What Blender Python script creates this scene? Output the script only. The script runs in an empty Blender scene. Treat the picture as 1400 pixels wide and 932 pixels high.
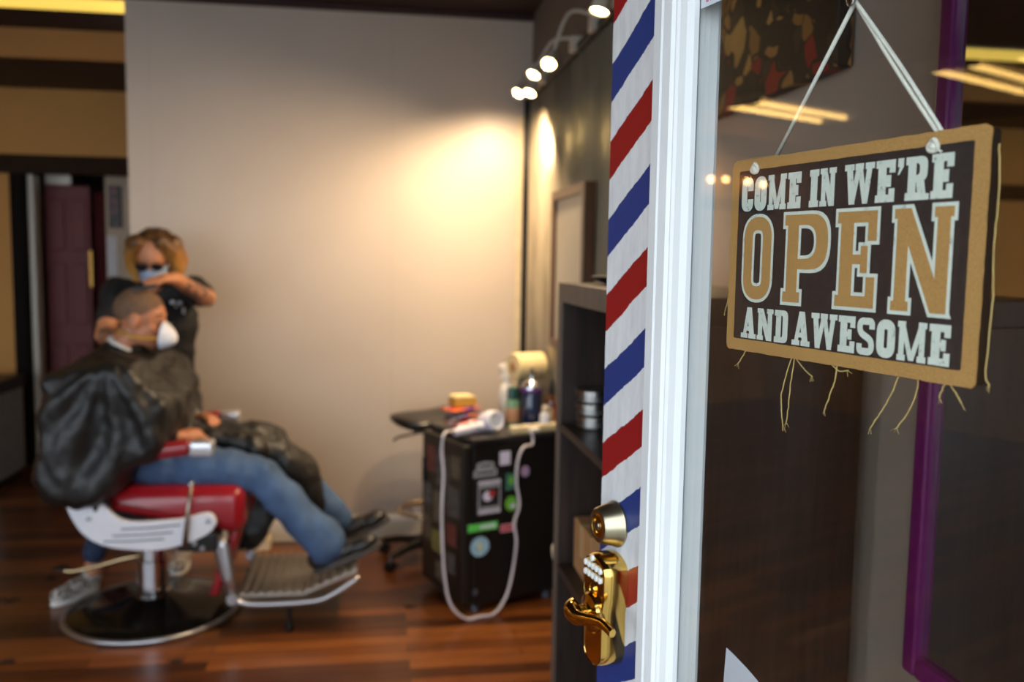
import bpy, bmesh, math, random
from mathutils import Vector, Matrix, noise
random.seed(7)
D = bpy.data; SC = bpy.context.scene; COL = SC.collection
PI = math.pi

# ------------------------------------------------------------------ camera model (1400 x 932 frame)
FPX = 1212.0; CX, CY = 700, 466
CAM_H = 1.55; YAW = math.radians(8.68); PITCH = math.radians(5.4); ROLL = math.radians(0.9)
f0 = Vector((math.sin(YAW)*math.cos(PITCH), math.cos(YAW)*math.cos(PITCH), -math.sin(PITCH)))
r0 = Vector((math.cos(YAW), -math.sin(YAW), 0))
u0 = Vector((math.sin(YAW)*math.sin(PITCH), math.cos(YAW)*math.sin(PITCH), math.cos(PITCH)))
RV = r0*math.cos(ROLL) + u0*math.sin(ROLL)
UV = u0*math.cos(ROLL) - r0*math.sin(ROLL)
CP = Vector((0, 0, CAM_H))
def sight(px, py): return f0 + RV*((px-CX)/FPX) + UV*((CY-py)/FPX)
def on_plane(px, py, n, d):
    k = sight(px, py); n = Vector(n)
    return CP + k*((d-n.dot(CP))/n.dot(k))
def at_x(px, py, X): return on_plane(px, py, (1, 0, 0), X)
def at_y(px, py, Y): return on_plane(px, py, (0, 1, 0), Y)
def at_z(px, py, Z): return on_plane(px, py, (0, 0, 1), Z)

cam = D.objects.new('camera', D.cameras.new('camera')); COL.objects.link(cam)
M3 = Matrix((RV, UV, -f0)).transposed()
cam.matrix_world = Matrix.Translation(CP) @ M3.to_4x4()
cam.data.sensor_width = 36; cam.data.lens = FPX/1400*36
cam.data.clip_start = .02
cam.data.dof.use_dof = True; cam.data.dof.focus_distance = .93; cam.data.dof.aperture_fstop = 4.0
SC.camera = cam
SC.view_settings.view_transform = 'Standard'; SC.view_settings.look = 'None'
SC.view_settings.gamma = 1; SC.view_settings.use_curve_mapping = False
SC.view_settings.exposure = 0.0
SC.cycles.use_denoising = True
SC.cycles.max_bounces = 10; SC.cycles.transparent_max_bounces = 16
SC.cycles.sample_clamp_indirect = 6
SC.cycles.caustics_reflective = False; SC.cycles.caustics_refractive = False

# ------------------------------------------------------------------ materials
def lin(c):
    return tuple((x/255/12.92 if x/255 <= .04045 else ((x/255+.055)/1.055)**2.4) for x in c) + (1,)
class NT:
    def __init__(s, name):
        s.m = D.materials.new(name); s.m.use_nodes = True; s.t = s.m.node_tree
        s.b = s.t.nodes['Principled BSDF']; s.out = s.t.nodes['Material Output']
    def n(s, kind, **kw):
        nd = s.t.nodes.new(kind)
        for k, v in kw.items():
            if k.startswith('_'): setattr(nd, k[1:], v)
            else: nd.inputs[k.replace('__', ' ')].default_value = v
        return nd
    def l(s, a, b): s.t.links.new(a, b)
    def coord(s, scale=(1, 1, 1)):
        tc = s.n('ShaderNodeTexCoord'); mp = s.n('ShaderNodeMapping'); mp.inputs['Scale'].default_value = scale
        s.l(tc.outputs['Object'], mp.inputs['Vector']); return mp.outputs['Vector']
    def noise(s, scale, detail=3, vec=None, rough=.5):
        n = s.n('ShaderNodeTexNoise'); n.inputs['Scale'].default_value = scale; n.inputs['Detail'].default_value = detail
        n.inputs['Roughness'].default_value = rough
        s.l(vec if vec is not None else s.coord(), n.inputs['Vector']); return n.outputs['Fac']
    def ramp(s, fac, stops, interp='LINEAR'):
        r = s.n('ShaderNodeValToRGB'); r.color_ramp.interpolation = interp; e = r.color_ramp.elements
        while len(e) < len(stops): e.new(.5)
        for i, (p, c) in enumerate(stops): e[i].position = p; e[i].color = c
        s.l(fac, r.inputs['Fac']); return r.outputs['Color']
    def math(s, op, a, b=None):
        m = s.n('ShaderNodeMath', _operation=op)
        for i, v in enumerate((a, b)):
            if v is None: continue
            if isinstance(v, (int, float)): m.inputs[i].default_value = v
            else: s.l(v, m.inputs[i])
        return m.outputs[0]
    def mix(s, fac, a, b):
        m = s.n('ShaderNodeMix', _data_type='RGBA')
        for i, v in ((0, fac), (6, a), (7, b)):
            if isinstance(v, (int, float, tuple)): m.inputs[i].default_value = v
            else: s.l(v, m.inputs[i])
        return m.outputs[2]
    def bump(s, h, strength=.2, dist=.002):
        b = s.n('ShaderNodeBump'); b.inputs['Strength'].default_value = strength; b.inputs['Distance'].default_value = dist
        s.l(h, b.inputs['Height']); s.l(b.outputs['Normal'], s.b.inputs['Normal'])
MATS = {}
def mat(name, rgb, rough=.5, metal=0, var=.12, scale=12, bump=0, coat=0, spec=None):
    if name in MATS: return MATS[name]
    n = NT(name); c = lin(rgb)
    f = n.noise(scale, 4)
    lo = tuple(x*(1-var) for x in c[:3])+(1,); hi = tuple(min(1, x*(1+var)) for x in c[:3])+(1,)
    n.l(n.ramp(f, [(.3, lo), (.7, hi)]), n.b.inputs['Base Color'])
    n.b.inputs['Roughness'].default_value = rough; n.b.inputs['Metallic'].default_value = metal
    if coat: n.b.inputs['Coat Weight'].default_value = coat
    if spec is not None: n.b.inputs['Specular IOR Level'].default_value = spec
    if bump: n.bump(n.noise(scale*6, 3), bump, .003)
    MATS[name] = n.m; return n.m
def glow(name, rgb, strength):
    n = NT(name); n.b.inputs['Base Color'].default_value = lin(rgb)
    n.b.inputs['Emission Color'].default_value = lin(rgb)
    f = n.noise(3, 1); s = n.math('MULTIPLY', n.math('ADD', n.math('MULTIPLY', f, .1), .95), strength)
    n.l(s, n.b.inputs['Emission Strength']); return n.m

# ------------------------------------------------------------------ mesh builder
class MB:
    def __init__(s): s.v = []; s.f = []
    def add(s, vs, fs):
        o = len(s.v); s.v += [Vector(v) for v in vs]; s.f += [tuple(i+o for i in f) for f in fs]; return s
    def box(s, lo, hi):
        (a, b, c), (d, e, f) = lo, hi
        return s.add([(a,b,c),(d,b,c),(d,e,c),(a,e,c),(a,b,f),(d,b,f),(d,e,f),(a,e,f)],
                     [(3,2,1,0),(4,5,6,7),(0,1,5,4),(1,2,6,5),(2,3,7,6),(3,0,4,7)])
    def rbox(s, lo, hi, r=.01, seg=3):
        bm = bmesh.new(); m = MB().box(lo, hi)
        vs = [bm.verts.new(v) for v in m.v]
        for f in m.f: bm.faces.new([vs[i] for i in f])
        bmesh.ops.bevel(bm, geom=bm.edges[:], offset=r, segments=seg, profile=.5, affect='EDGES')
        bm.verts.index_update()
        s.add([v.co.copy() for v in bm.verts], [[v.index for v in f.verts] for f in bm.faces]); bm.free(); return s
    def tube(s, pts, r, n=12, closed=False, flat=1, side=None):
        pts = [Vector(p) for p in pts]; N = len(pts)
        rs = r if isinstance(r, (list, tuple)) else [r]*N
        tang = []
        for i in range(N):
            if closed: t = pts[(i+1) % N]-pts[i-1]
            else: t = pts[min(i+1, N-1)]-pts[max(i-1, 0)]
            tang.append(t.normalized())
        nrm = Vector(side) if side else (Vector((0, 0, 1)) if abs(tang[0].z) < .9 else Vector((1, 0, 0)))
        vs = []
        for i in range(N):
            t = tang[i]; nrm = (nrm - t*nrm.dot(t)); nrm = nrm.normalized() if nrm.length > 1e-6 else t.orthogonal().normalized()
            b = t.cross(nrm)
            for k in range(n):
                a = 2*PI*k/n; vs.append(pts[i]+(nrm*math.cos(a)+b*math.sin(a)*flat)*rs[i])
        fs = []
        for i in range(N if closed else N-1):
            j = (i+1) % N
            for k in range(n): fs.append((i*n+k, i*n+(k+1) % n, j*n+(k+1) % n, j*n+k))
        if not closed:
            fs.append(tuple(range(n-1, -1, -1))); fs.append(tuple((N-1)*n+k for k in range(n)))
        return s.add(vs, fs)
    def lathe(s, prof, org=(0, 0, 0), axis=(0, 0, 1), n=32):
        ax = Vector(axis).normalized(); a = ax.orthogonal().normalized() if abs(ax.z) < .99 else Vector((1, 0, 0)); b = ax.cross(a)
        org = Vector(org); vs = []; fs = []; N = len(prof)
        for (r, h) in prof:
            for k in range(n):
                t = 2*PI*k/n; vs.append(org+ax*h+(a*math.cos(t)+b*math.sin(t))*max(r, 1e-5))
        for i in range(N-1):
            for k in range(n): fs.append((i*n+k, i*n+(k+1) % n, (i+1)*n+(k+1) % n, (i+1)*n+k))
        fs.append(tuple(range(n-1, -1, -1))); fs.append(tuple((N-1)*n+k for k in range(n)))
        return s.add(vs, fs)
    def prism(s, poly, fn, w0, w1):
        n = len(poly)
        vs = [fn(a, b, w0) for a, b in poly]+[fn(a, b, w1) for a, b in poly]
        fs = [tuple(range(n)), tuple(range(2*n-1, n-1, -1))]+[(i, i+n, (i+1) % n+n, (i+1) % n) for i in range(n)]
        return s.add(vs, fs)
    def ell(s, c, r, rot=None, n=14, m=9):
        c = Vector(c); r = (r, r, r) if isinstance(r, (int, float)) else r
        vs = []; fs = []
        for i in range(m+1):
            p = PI*i/m
            for k in range(n):
                t = 2*PI*k/n
                v = Vector((r[0]*max(math.sin(p), 1e-3)*math.cos(t), r[1]*max(math.sin(p), 1e-3)*math.sin(t), r[2]*math.cos(p)))
                vs.append(c+((rot @ v) if rot else v))
        for i in range(m):
            for k in range(n): fs.append((i*n+k, (i+1)*n+k, (i+1)*n+(k+1) % n, i*n+(k+1) % n))
        fs.append(tuple(range(n))); fs.append(tuple(m*n+k for k in range(n-1, -1, -1)))
        return s.add(vs, fs)
    def cap(s, pts, rs, flat=1, side=None, n=14):
        # rounded tapered chain
        for i in range(len(pts)-1):
            a, b = Vector(pts[i]), Vector(pts[i+1]); ra, rb = rs[i], rs[i+1]
            d = (b-a); L = d.length; d.normalize(); P = []; R = []
            for k in range(5, 0, -1):
                t = k/5*PI/2; P.append(a-d*ra*math.sin(t)*.999); R.append(ra*math.cos(t)+1e-4)
            for k in range(4): P.append(a+d*L*k/3); R.append(ra+(rb-ra)*k/3)
            for k in range(1, 6):
                t = k/5*PI/2; P.append(b+d*rb*math.sin(t)*.999); R.append(rb*math.cos(t)+1e-4)
            s.tube(P, R, n, flat=flat, side=side)
        return s
def wloc(o):
    v = Vector((0, 0, 0))
    while o: v += o.location; o = o.parent
    return v
def obj(name, mb, m, parent=None, smooth=False, bevel=0, bseg=2, sub=0):
    if parent: org = wloc(parent)
    else:
        org = Vector((sum(v.x for v in mb.v)/len(mb.v), sum(v.y for v in mb.v)/len(mb.v), min(v.z for v in mb.v)))
    me = D.meshes.new(name); me.from_pydata([v-org for v in mb.v], [], mb.f); me.update()
    bm = bmesh.new(); bm.from_mesh(me); bmesh.ops.recalc_face_normals(bm, faces=bm.faces[:]); bm.to_mesh(me); bm.free()
    for mm in (m if isinstance(m, list) else [m]): me.materials.append(mm)
    o = D.objects.new(name, me); COL.objects.link(o)
    if parent: o.parent = parent
    else: o.location = org
    if smooth:
        me.polygons.foreach_set('use_smooth', [True]*len(me.polygons))
        if smooth == 'auto':
            bm = bmesh.new(); bm.from_mesh(me)
            for e in bm.edges:
                if len(e.link_faces) == 2 and e.calc_face_angle(0) > .6: e.smooth = False
            bm.to_mesh(me); bm.free()
    if bevel:
        b = o.modifiers.new('bevel', 'BEVEL'); b.width = bevel; b.segments = bseg; b.limit_method = 'ANGLE'; b.angle_limit = .6
    if sub:
        b = o.modifiers.new('sub', 'SUBSURF'); b.levels = sub; b.render_levels = sub
    return o
def blob(name, mb, m, parent=None, voxel=.007, smooth=4, disp=None):
    o = obj(name, mb, m, parent)
    md = o.modifiers.new('r', 'REMESH'); md.mode = 'VOXEL'; md.voxel_size = voxel
    sm = o.modifiers.new('s', 'SMOOTH'); sm.iterations = smooth; sm.factor = .5
    dg = bpy.context.evaluated_depsgraph_get()
    me = D.meshes.new_from_object(o.evaluated_get(dg)); o.modifiers.clear()
    old = o.data; o.data = me; D.meshes.remove(old); me.name = name
    me.polygons.foreach_set('use_smooth', [True]*len(me.polygons))
    if disp:
        off = wloc(o); nr = [v.normal.copy() for v in me.vertices]
        for v, nn in zip(me.vertices, nr): v.co += nn*disp(v.co+off, nn)
        me.update()
    if len(me.materials) == 0: me.materials.append(m)
    return o
def thing(name, label, cat, loc, group=None):
    loc = Vector(loc)
    o = D.objects.new(name, None); COL.objects.link(o); o.location = loc; o.empty_display_size = .05
    return tag(o, label or 'x', cat or 'x', group)
def tag(o, label, cat, group=None, kind=None):
    o['label'] = label; o['category'] = cat
    if group: o['group'] = group
    if kind: o['kind'] = kind
    return o
def struct(name, mb, m, **k):
    o = obj(name, mb, m, **k); o['kind'] = 'structure'; return o
def dup(o, loc, parent=None, label=None):
    c = o.copy(); COL.objects.link(c)
    if parent: c.parent = parent
    else: c.location = loc
    if label: c['label'] = label
    for ch in o.children: dup(ch, None, c)
    return c
def plink(a, b, t): return Vector(a).lerp(Vector(b), t)
def smoothpath(pts, n=8):
    pts = [Vector(p) for p in pts]; out = []
    for i in range(len(pts)-1):
        p0 = pts[max(i-1, 0)]; p1 = pts[i]; p2 = pts[i+1]; p3 = pts[min(i+2, len(pts)-1)]
        for k in range(n):
            t = k/n
            out.append(.5*((2*p1)+(p2-p0)*t+(2*p0-5*p1+4*p2-p3)*t*t+(3*p1-p0-3*p2+p3)*t**3))
    out.append(pts[-1]); return out

# common materials
chrome = mat('chrome', (200, 200, 205), .12, 1, .05)
steel = mat('brushed_steel', (150, 150, 152), .35, 1, .1)
blackp = mat('black_plastic', (14, 14, 15), .45, 0, .2)
blackm = mat('black_metal', (22, 20, 19), .4, .3, .2)
whitep = mat('white_plastic', (225, 222, 215), .4, 0, .04)

# ================================================================== ROOM
CEIL = 2.84; RW = .83; FW = 4.82
# floor: reddish brown planks running across
n = NT('laminate_planks')
br = n.n('ShaderNodeTexBrick'); br.offset = .37; br.inputs['Scale'].default_value = 1
br.inputs['Brick Width'].default_value = 1.2; br.inputs['Row Height'].default_value = .075; br.inputs['Mortar Size'].default_value = .0018
br.inputs['Color1'].default_value = (0, 0, 0, 1); br.inputs['Color2'].default_value = (1, 1, 1, 1); br.inputs['Mortar'].default_value = (0, 0, 0, 1)
n.l(n.coord(), br.inputs['Vector'])
grain = n.noise(2.2, 6, n.coord((1.6, 34, 1)), .66)
tone = n.mix(.62, br.outputs['Color'], grain)
col = n.ramp(tone, [(.2, lin((30, 14, 6))), (.42, lin((82, 43, 17))), (.6, lin((116, 64, 27))), (.85, lin((160, 98, 44)))])
col = n.mix(n.math('MULTIPLY', br.outputs['Fac'], .8), col, lin((20, 8, 4)))
n.l(col, n.b.inputs['Base Color']); n.b.inputs['Roughness'].default_value = .3
n.bump(grain, .12, .001)
floor_m = n.m
struct('floor', MB().box((-7.0, .25, -.05), (RW+.1, 9.2, 0)), floor_m)
# pavement outside the shop
struct('ground_pavement', MB().box((-9, -7, -.12), (6, .2, -.02)), mat('pavement', (128, 126, 120), .85, 0, .12, 8, .2))
ceil_m = mat('maroon_ceiling', (46, 20, 18), .7, 0, .15, 5)
struct('ceiling', MB().box((-7.0, .25, CEIL), (RW+.1, 5.72, CEIL+.08)), ceil_m)
struct('ceiling_back', MB().box((-7.0, 5.72, 2.67), (-1.0, 9.2, 2.75)), mat('brown_ceiling', (66, 48, 34), .75, 0, .1, 4))
struct('trim_bulkhead', MB().box((-7.0, 5.70, 2.67), (-1.0, 5.76, CEIL)), mat('tan_bulkhead', (170, 118, 58), .7, 0, .06, 4))
# far wall (partition)
n = NT('warm_grey_paint')
f = n.noise(1.3, 4); c = n.ramp(f, [(.3, lin((184, 169, 154))), (.7, lin((194, 179, 164)))])
seam = n.n('ShaderNodeSeparateXYZ'); n.l(n.coord(), seam.inputs[0])
a = n.math('ABSOLUTE', n.math('SUBTRACT', n.math('FRACT', n.math('MULTIPLY', n.math('ADD', seam.outputs[0], .37), .82)), .5))
s1 = n.math('LESS_THAN', a, .003)
c = n.mix(n.math('MULTIPLY', s1, .12), c, lin((120, 108, 98)))
n.l(c, n.b.inputs['Base Color']); n.b.inputs['Roughness'].default_value = .42
n.bump(n.noise(160, 2), .12, .001)
wallp = n.m
struct('wall_far', MB().box((-1.255, FW, 0), (RW+.1, FW+.12, CEIL)), wallp)
struct('baseboard_far', MB().prism([(0, 0), (.018, 0), (.018, .10), (.012, .125), (0, .13)], lambda a, b, w: (w, FW-a, b), -1.255, RW-.03), mat('cream_gloss', (214, 204, 186), .35, 0, .04))
struct('trim_ceiling_far', MB().box((-1.255, FW-.03, CEIL-.035), (RW, FW-.001, CEIL-.001)), ceil_m, bevel=.004)
# right wall
upper = mat('brown_grey_paint', (104, 90, 76), .7, 0, .08, 3)
struct('wall_right', MB().box((RW, -.0, 0), (RW+.12, FW+.12, CEIL)), mat('taupe_paint', (176, 160, 146), .6, 0, .06, 3))
struct('trim_upper_right', MB().box((RW-.006, 1.2, 2.40), (RW-.0005, FW-.001, CEIL-.001)), upper)
# corrugated metal cladding, real corrugation
mb = MB(); prof = []; y = 2.2
while y < 4.76:
    prof.append((y, RW-.006-.011*(1-math.cos((y-2.2)/.068*2*PI))/1)); y += .0068
vs = []; fs = []
for (yy, xx) in prof: vs += [(xx, yy, .0), (xx, yy, 2.375), (xx+.004, yy, .0), (xx+.004, yy, 2.375)]
for i in range(len(prof)-1):
    o = i*4; fs += [(o, o+4, o+5, o+1), (o+2, o+3, o+7, o+6), (o+1, o+5, o+7, o+3), (o, o+2, o+6, o+4)]
mb.add(vs, fs)
n = NT('galvanised_metal')
c = n.ramp(n.noise(5, 5, n.coord((1, 1, .5))), [(.3, lin((150, 138, 116))), (.7, lin((196, 182, 156)))])
n.l(c, n.b.inputs['Base Color']); n.b.inputs['Metallic'].default_value = .45; n.b.inputs['Roughness'].default_value = .34
o = struct('wall_cladding', mb, n.m, smooth=True)
struct('trim_corner', MB().box((RW-.05, FW-.04, 0), (RW-.022, FW-.001, 2.42)), blackm, bevel=.003)
struct('trim_corner_cream', MB().box((RW-.085, FW-.02, .12), (RW-.052, FW-.001, 2.3)), mat('cream_strip', (200, 182, 150), .5), bevel=.003)
struct('trim_cladding_top', MB().box((RW-.045, 1.4, 2.375), (RW-.0065, FW-.045, 2.405)), blackm, bevel=.003)
# left, back walls
tan = mat('tan_paint', (188, 134, 62), .65, 0, .06, 3)
struct('wall_left', MB().box((-7.12, .25, 0), (-7.0, 6.9, CEIL)), tan)
struct('wall_back_left', MB().box((-7.0, 6.75, 0), (-2.545, 6.87, 2.67)), tan)
struct('wall_header_back', MB().box((-2.545, 6.75, 2.2), (-1.0, 6.87, 2.67)), tan)
struct('trim_lintel', MB().box((-7.0, 6.71, 2.08), (-1.0, 6.749, 2.21)), mat('dark_lintel', (46, 33, 23), .85, spec=.15), bevel=.004)
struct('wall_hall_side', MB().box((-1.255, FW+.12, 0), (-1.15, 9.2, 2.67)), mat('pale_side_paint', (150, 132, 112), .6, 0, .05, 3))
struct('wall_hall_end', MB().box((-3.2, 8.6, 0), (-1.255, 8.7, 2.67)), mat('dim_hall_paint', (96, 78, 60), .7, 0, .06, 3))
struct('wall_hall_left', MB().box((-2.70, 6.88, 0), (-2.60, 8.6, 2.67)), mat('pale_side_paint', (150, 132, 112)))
struct('trim_jamb', MB().box((-2.545, 6.72, 0), (-2.46, 6.90, 2.08)), mat('black_jamb', (16, 11, 9), .8, spec=.15), bevel=.003)
struct('trim_jamb_white', MB().box((-2.455, 6.80, 0), (-2.415, 6.92, 2.08)), mat('cream_gloss', (214, 204, 186)), bevel=.003)
# front wall with shopfront window, door opening
fm = mat('shopfront_paint', (190, 184, 172), .6, 0, .05, 3)
struct('wall_front_right', MB().box((.56, .10, 0), (RW+.1, .25, CEIL)), fm)
struct('wall_front_header', MB().box((-7.0, .10, 2.45), (.56, .25, CEIL+.08)), fm)
struct('wall_front_left', MB().box((-7.0, .10, 0), (-.47, .25, .45)), fm)
struct('wall_front_pier', MB().box((-.60, .10, .45), (-.47, .25, 2.45)), fm)
struct('wall_front_end', MB().box((-7.12, .10, 0), (-6.6, .25, 2.45)), fm)
wf = MB()
for x in (-6.6, -4.65, -2.65, -.66): wf.box((x, .14, .45), (x+.06, .2, 2.45))
wf.box((-6.6, .14, .45), (-.6, .2, .51)).box((-6.6, .14, 2.39), (-.6, .2, 2.45))
struct('window_1', wf, mat('window_frame_white', (220, 220, 216), .4), bevel=.003)

# hallway doors
mar = mat('maroon_gloss', (96, 13, 15), .55, 0, .15, 5)
dr = thing('hall_door', None, None, (-2.22, 7.0, 0)); del dr['label']; del dr['category']; dr.name = 'door_1'; dr['kind'] = 'structure'
mb = MB().box((-2.41, 7.0, .01), (-2.10, 7.04, 2.02)); struct('trim_door_head', MB().box((-2.41, 7.02, 2.03), (-2.23, 7.05, 2.16)), mat('cream_gloss', (214, 204, 186)), bevel=.003)
obj('door_slab', mb, mar, dr, bevel=.003)
for (z0, z1) in ((.2, .85), (1.0, 1.45), (1.55, 1.92)):
    for (x0, x1) in ((-2.385, -2.275), (-2.235, -2.125)):
        m2 = MB().prism([(x0, z0), (x1, z0), (x1, z1), (x0, z1)], lambda a, b, w: (a, w, b), 6.988, 7.0)
        obj('raised_panel', m2, mar, dr, bevel=.006)
mb = MB().box((-2.112, 6.985, 1.28), (-2.088, 6.998, 1.55)); o = obj('push_plate', mb, mat('aged_brass', (150, 110, 50), .35, .8), dr, bevel=.002)
dr2 = struct('door_2', MB().box((-2.085, 7.05, .01), (-1.995, 7.09, 1.98)), mat('dark_maroon', (66, 7, 9), .75, 0, .2, 5, spec=.2), bevel=.003)
hk = MB().tube([(-2.07, 7.05, 1.0), (-2.07, 7.0, 1.0), (-2.02, 6.995, 1.0)], .009, 8); obj('door_handle', hk, chrome, dr2, smooth=True)
struct('wall_hall_stub', MB().box((-1.99, 7.0, 0), (-1.26, 7.08, 2.1)), mat('pinkish_paint', (176, 156, 134), .6, 0, .05, 4))
# things on that stub wall
pf = thing('picture', 'small dark framed picture high on the hallway wall beside the maroon doors', 'picture', (-1.92, 6.995, 1.72))
obj('picture_frame', MB().box((-1.965, 6.978, 1.72), (-1.875, 6.9995, 2.03)), blackm, pf, bevel=.004)
n = NT('picture_print'); c = n.ramp(n.noise(18, 3), [(.35, lin((30, 38, 30))), (.5, lin((70, 60, 50))), (.62, lin((120, 60, 80)))]); n.l(c, n.b.inputs['Base Color'])
obj('print', MB().box((-1.955, 6.974, 1.732), (-1.885, 6.9775, 2.018)), n.m, pf)
nt = MB().box((-1.985, 6.992, 1.36), (-1.915, 6.9995, 1.66))
tag(obj('wall_notice', nt, mat('notice_paper', (200, 196, 200), .7, 0, .1, 40), bevel=.001), 'pale paper notice on the hallway wall below the small dark picture', 'notice')
# grey cabinet far left
cb = thing('storage_cabinet', 'grey cabinet with black top against the tan wall at far left', 'cabinet', (-2.64, 6.2, 0))
obj('body', MB().box((-2.95, 5.98, .06), (-2.40, 6.45, .62)), mat('cabinet_grey', (150, 146, 142), .55), cb, bevel=.005)
obj('plinth', MB().box((-2.93, 6.0, 0), (-2.42, 6.43, .06)), blackm, cb)
obj('top', MB().box((-2.96, 5.96, .62), (-2.385, 6.46, .70)), blackp, cb, bevel=.006)
for z0, z1 in ((.09, .33), (.35, .60)):
    d_ = obj('drawer', MB().box((-2.93, 5.968, z0), (-2.42, 5.98, z1)), mat('cabinet_grey', (104, 100, 98)), cb, bevel=.003)
    obj('handle', MB().tube([(-2.74, 5.968, z1-.05), (-2.74, 5.95, z1-.05), (-2.62, 5.95, z1-.05), (-2.62, 5.968, z1-.05)], .005, 8), steel, d_)

# ================================================================== LIGHT FITTINGS
tube_m = glow('fluorescent_tube', (255, 208, 120), 9.0)
pan_m = mat('lamp_pan', (150, 136, 104), .5, 0, .03); diff_m = glow('yellowed_diffuser', (255, 214, 96), 1.0)
def fluorescent(x0, y0, label, L=1.24, Wd=.30, tubes=2):
    t = thing('fluorescent_light', label, 'ceiling light', (x0+L/2, y0+Wd/2, CEIL), 'fluorescent ceiling lights')
    obj('lamp_pan', MB().box((x0, y0, CEIL-.03), (x0+L, y0+Wd, CEIL-.0005)), pan_m, t, bevel=.004)
    for k in range(tubes):
        y = y0+Wd*(k+.5)/tubes
        obj('tube', MB().tube([(x0+.03, y, CEIL-.05), (x0+L-.03, y, CEIL-.05)], .019, 12), tube_m, t, smooth='auto')
    for x in (x0+.015, x0+L-.03):
        obj('end_cap', MB().box((x, y0+.02, CEIL-.075), (x+.016, y0+Wd-.02, CEIL-.03)), pan_m, t)
    return t
fluorescent(-5.75, 4.85, 'fluorescent twin tube ceiling light mirrored above the sign in the door glass', 1.3, .50)
fluorescent(-5.7, 2.62, 'twin tube ceiling light mirrored highest in the door glass near its right edge', 1.3, .45)
fluorescent(-5.7, 3.14, 'twin tube ceiling light mirrored just right of the sign cord', 1.3, .45)
t = thing('fluorescent_light', 'yellowish flush ceiling light glimpsed left of the grey partition wall', 'ceiling light', (-1.9, 5.07, CEIL), 'fluorescent ceiling lights')
obj('lamp_pan', MB().box((-2.56, 4.93, CEIL-.012), (-1.262, 5.20, CEIL-.0005)), pan_m, t, bevel=.002)
obj('diffuser', MB().box((-2.54, 4.945, CEIL-.016), (-1.275, 5.185, CEIL-.0121)), diff_m, t, bevel=.001)

# clip lamps on the rail
bulb_m = glow('halogen_lens', (255, 226, 160), 30)
lamp_m = mat('lamp_white_enamel', (190, 180, 164), .35, 0, .05)
LAB = ['gooseneck clip lamp nearest the striped door post, highest in the photo', 'gooseneck clip lamp with a long arched arm, second from the striped door',
       'small clip lamp hanging just beyond the long arched one', 'clip lamp low on the rail, lens right of the farthest one', 'farthest clip lamp, leftmost and lighting the corner of the wall']
specs = [((820, 13), .60, (848, 30)), ((751, 86), .62, (815, 38)), ((730, 101), .64, (788, 62)), ((725, 126), .66, (745, 105)), ((709, 126), .67, (738, 118))]
for i, ((px, py), X, (bx, by)) in enumerate(specs):
    h = at_x(px, py, X); b = at_x(bx, by, RW-.04); b.z = 2.41
    t = thing('clip_lamp', LAB[i], 'clip lamp', b, 'clip lamps along the cladding rail')
    aim = Vector((-.45, -.35, -.85)).normalized() if i < 4 else Vector((-.50, -.35, -.79)).normalized()
    if i == 1: aim = Vector((-.35, -.55, -.75)).normalized()
    if i == 0: aim = Vector((-.25, -.12, -.96)).normalized()
    back = h-aim*.048
    mid = (b+back)/2+Vector((-.02, 0, .09 if i < 2 else .05))
    obj('clamp', MB().rbox(b+Vector((-.025, -.03, -.035)), b+Vector((.02, .03, .025)), .005), lamp_m, t)
    obj('gooseneck', MB().tube(smoothpath([b+Vector((0, 0, .02)), mid, back], 8), .007, 8), lamp_m, t, smooth=True)
    hd = obj('lamp_head', MB().lathe([(.009, -.055), (.018, -.048), (.023, -.025), (.028, 0), (.030, .007), (.026, .007), (.024, .002)], h, aim, 24), lamp_m, t, smooth='auto')
    obj('lens', MB().lathe([(.0, .0035), (.0235, .0035), (.024, .002), (.0, .002)], h, aim, 24), bulb_m, hd, smooth='auto')
    ld = D.lights.new('clip_lamp_beam', 'SPOT'); ld.energy = (52, 60, 46, 40, 62)[i]; ld.color = (1, .74, .46); ld.spot_size = math.radians((110, 118, 125, 130, 140)[i]); ld.spot_blend = .7; ld.shadow_soft_size = .03
    lo = D.objects.new('clip_lamp_beam', ld); COL.objects.link(lo); lo.location = h+aim*.02
    beam = (aim, Vector((-.55, .38, -.74)), Vector((-.55, .38, -.74)), Vector((-.55, .38, -.74)), Vector((-.02, .42, -.90)))[i]
    lo.rotation_euler = beam.to_track_quat('-Z', 'Y').to_euler(); lo.parent = t; lo.matrix_parent_inverse = Matrix.Translation(-b)
# row of warm globes on the back wall of the far left, mirrored in the glass
for k, (x, z) in enumerate(((-5.945, 2.387), (-6.17, 2.40), (-6.52, 2.40), (-6.78, 2.38))):
    t = thing('sconce', 'small warm globe lamp, one of four mirrored as dots in the glass', 'wall lamp', (x, 6.70, z), 'globe lamps mirrored in the door glass')
    obj('bracket', MB().lathe([(.03, 0), (.03, .012), (.012, .02), (.012, .05)], (x, 6.7495, z), (0, -1, 0), 16), lamp_m, t, smooth='auto')
    obj('globe', MB().ell((x, 6.68, z), .032), glow('globe_bulb', (255, 200, 120), 22) if k == 0 else D.materials['globe_bulb'], t, smooth=True)

# world: overcast daylight
w = D.worlds.new('sky'); SC.world = w; w.use_nodes = True
bg = w.node_tree.nodes['Background']; bg.inputs['Color'].default_value = (.80, .90, 1.0, 1); bg.inputs['Strength'].default_value = 4.0

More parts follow.
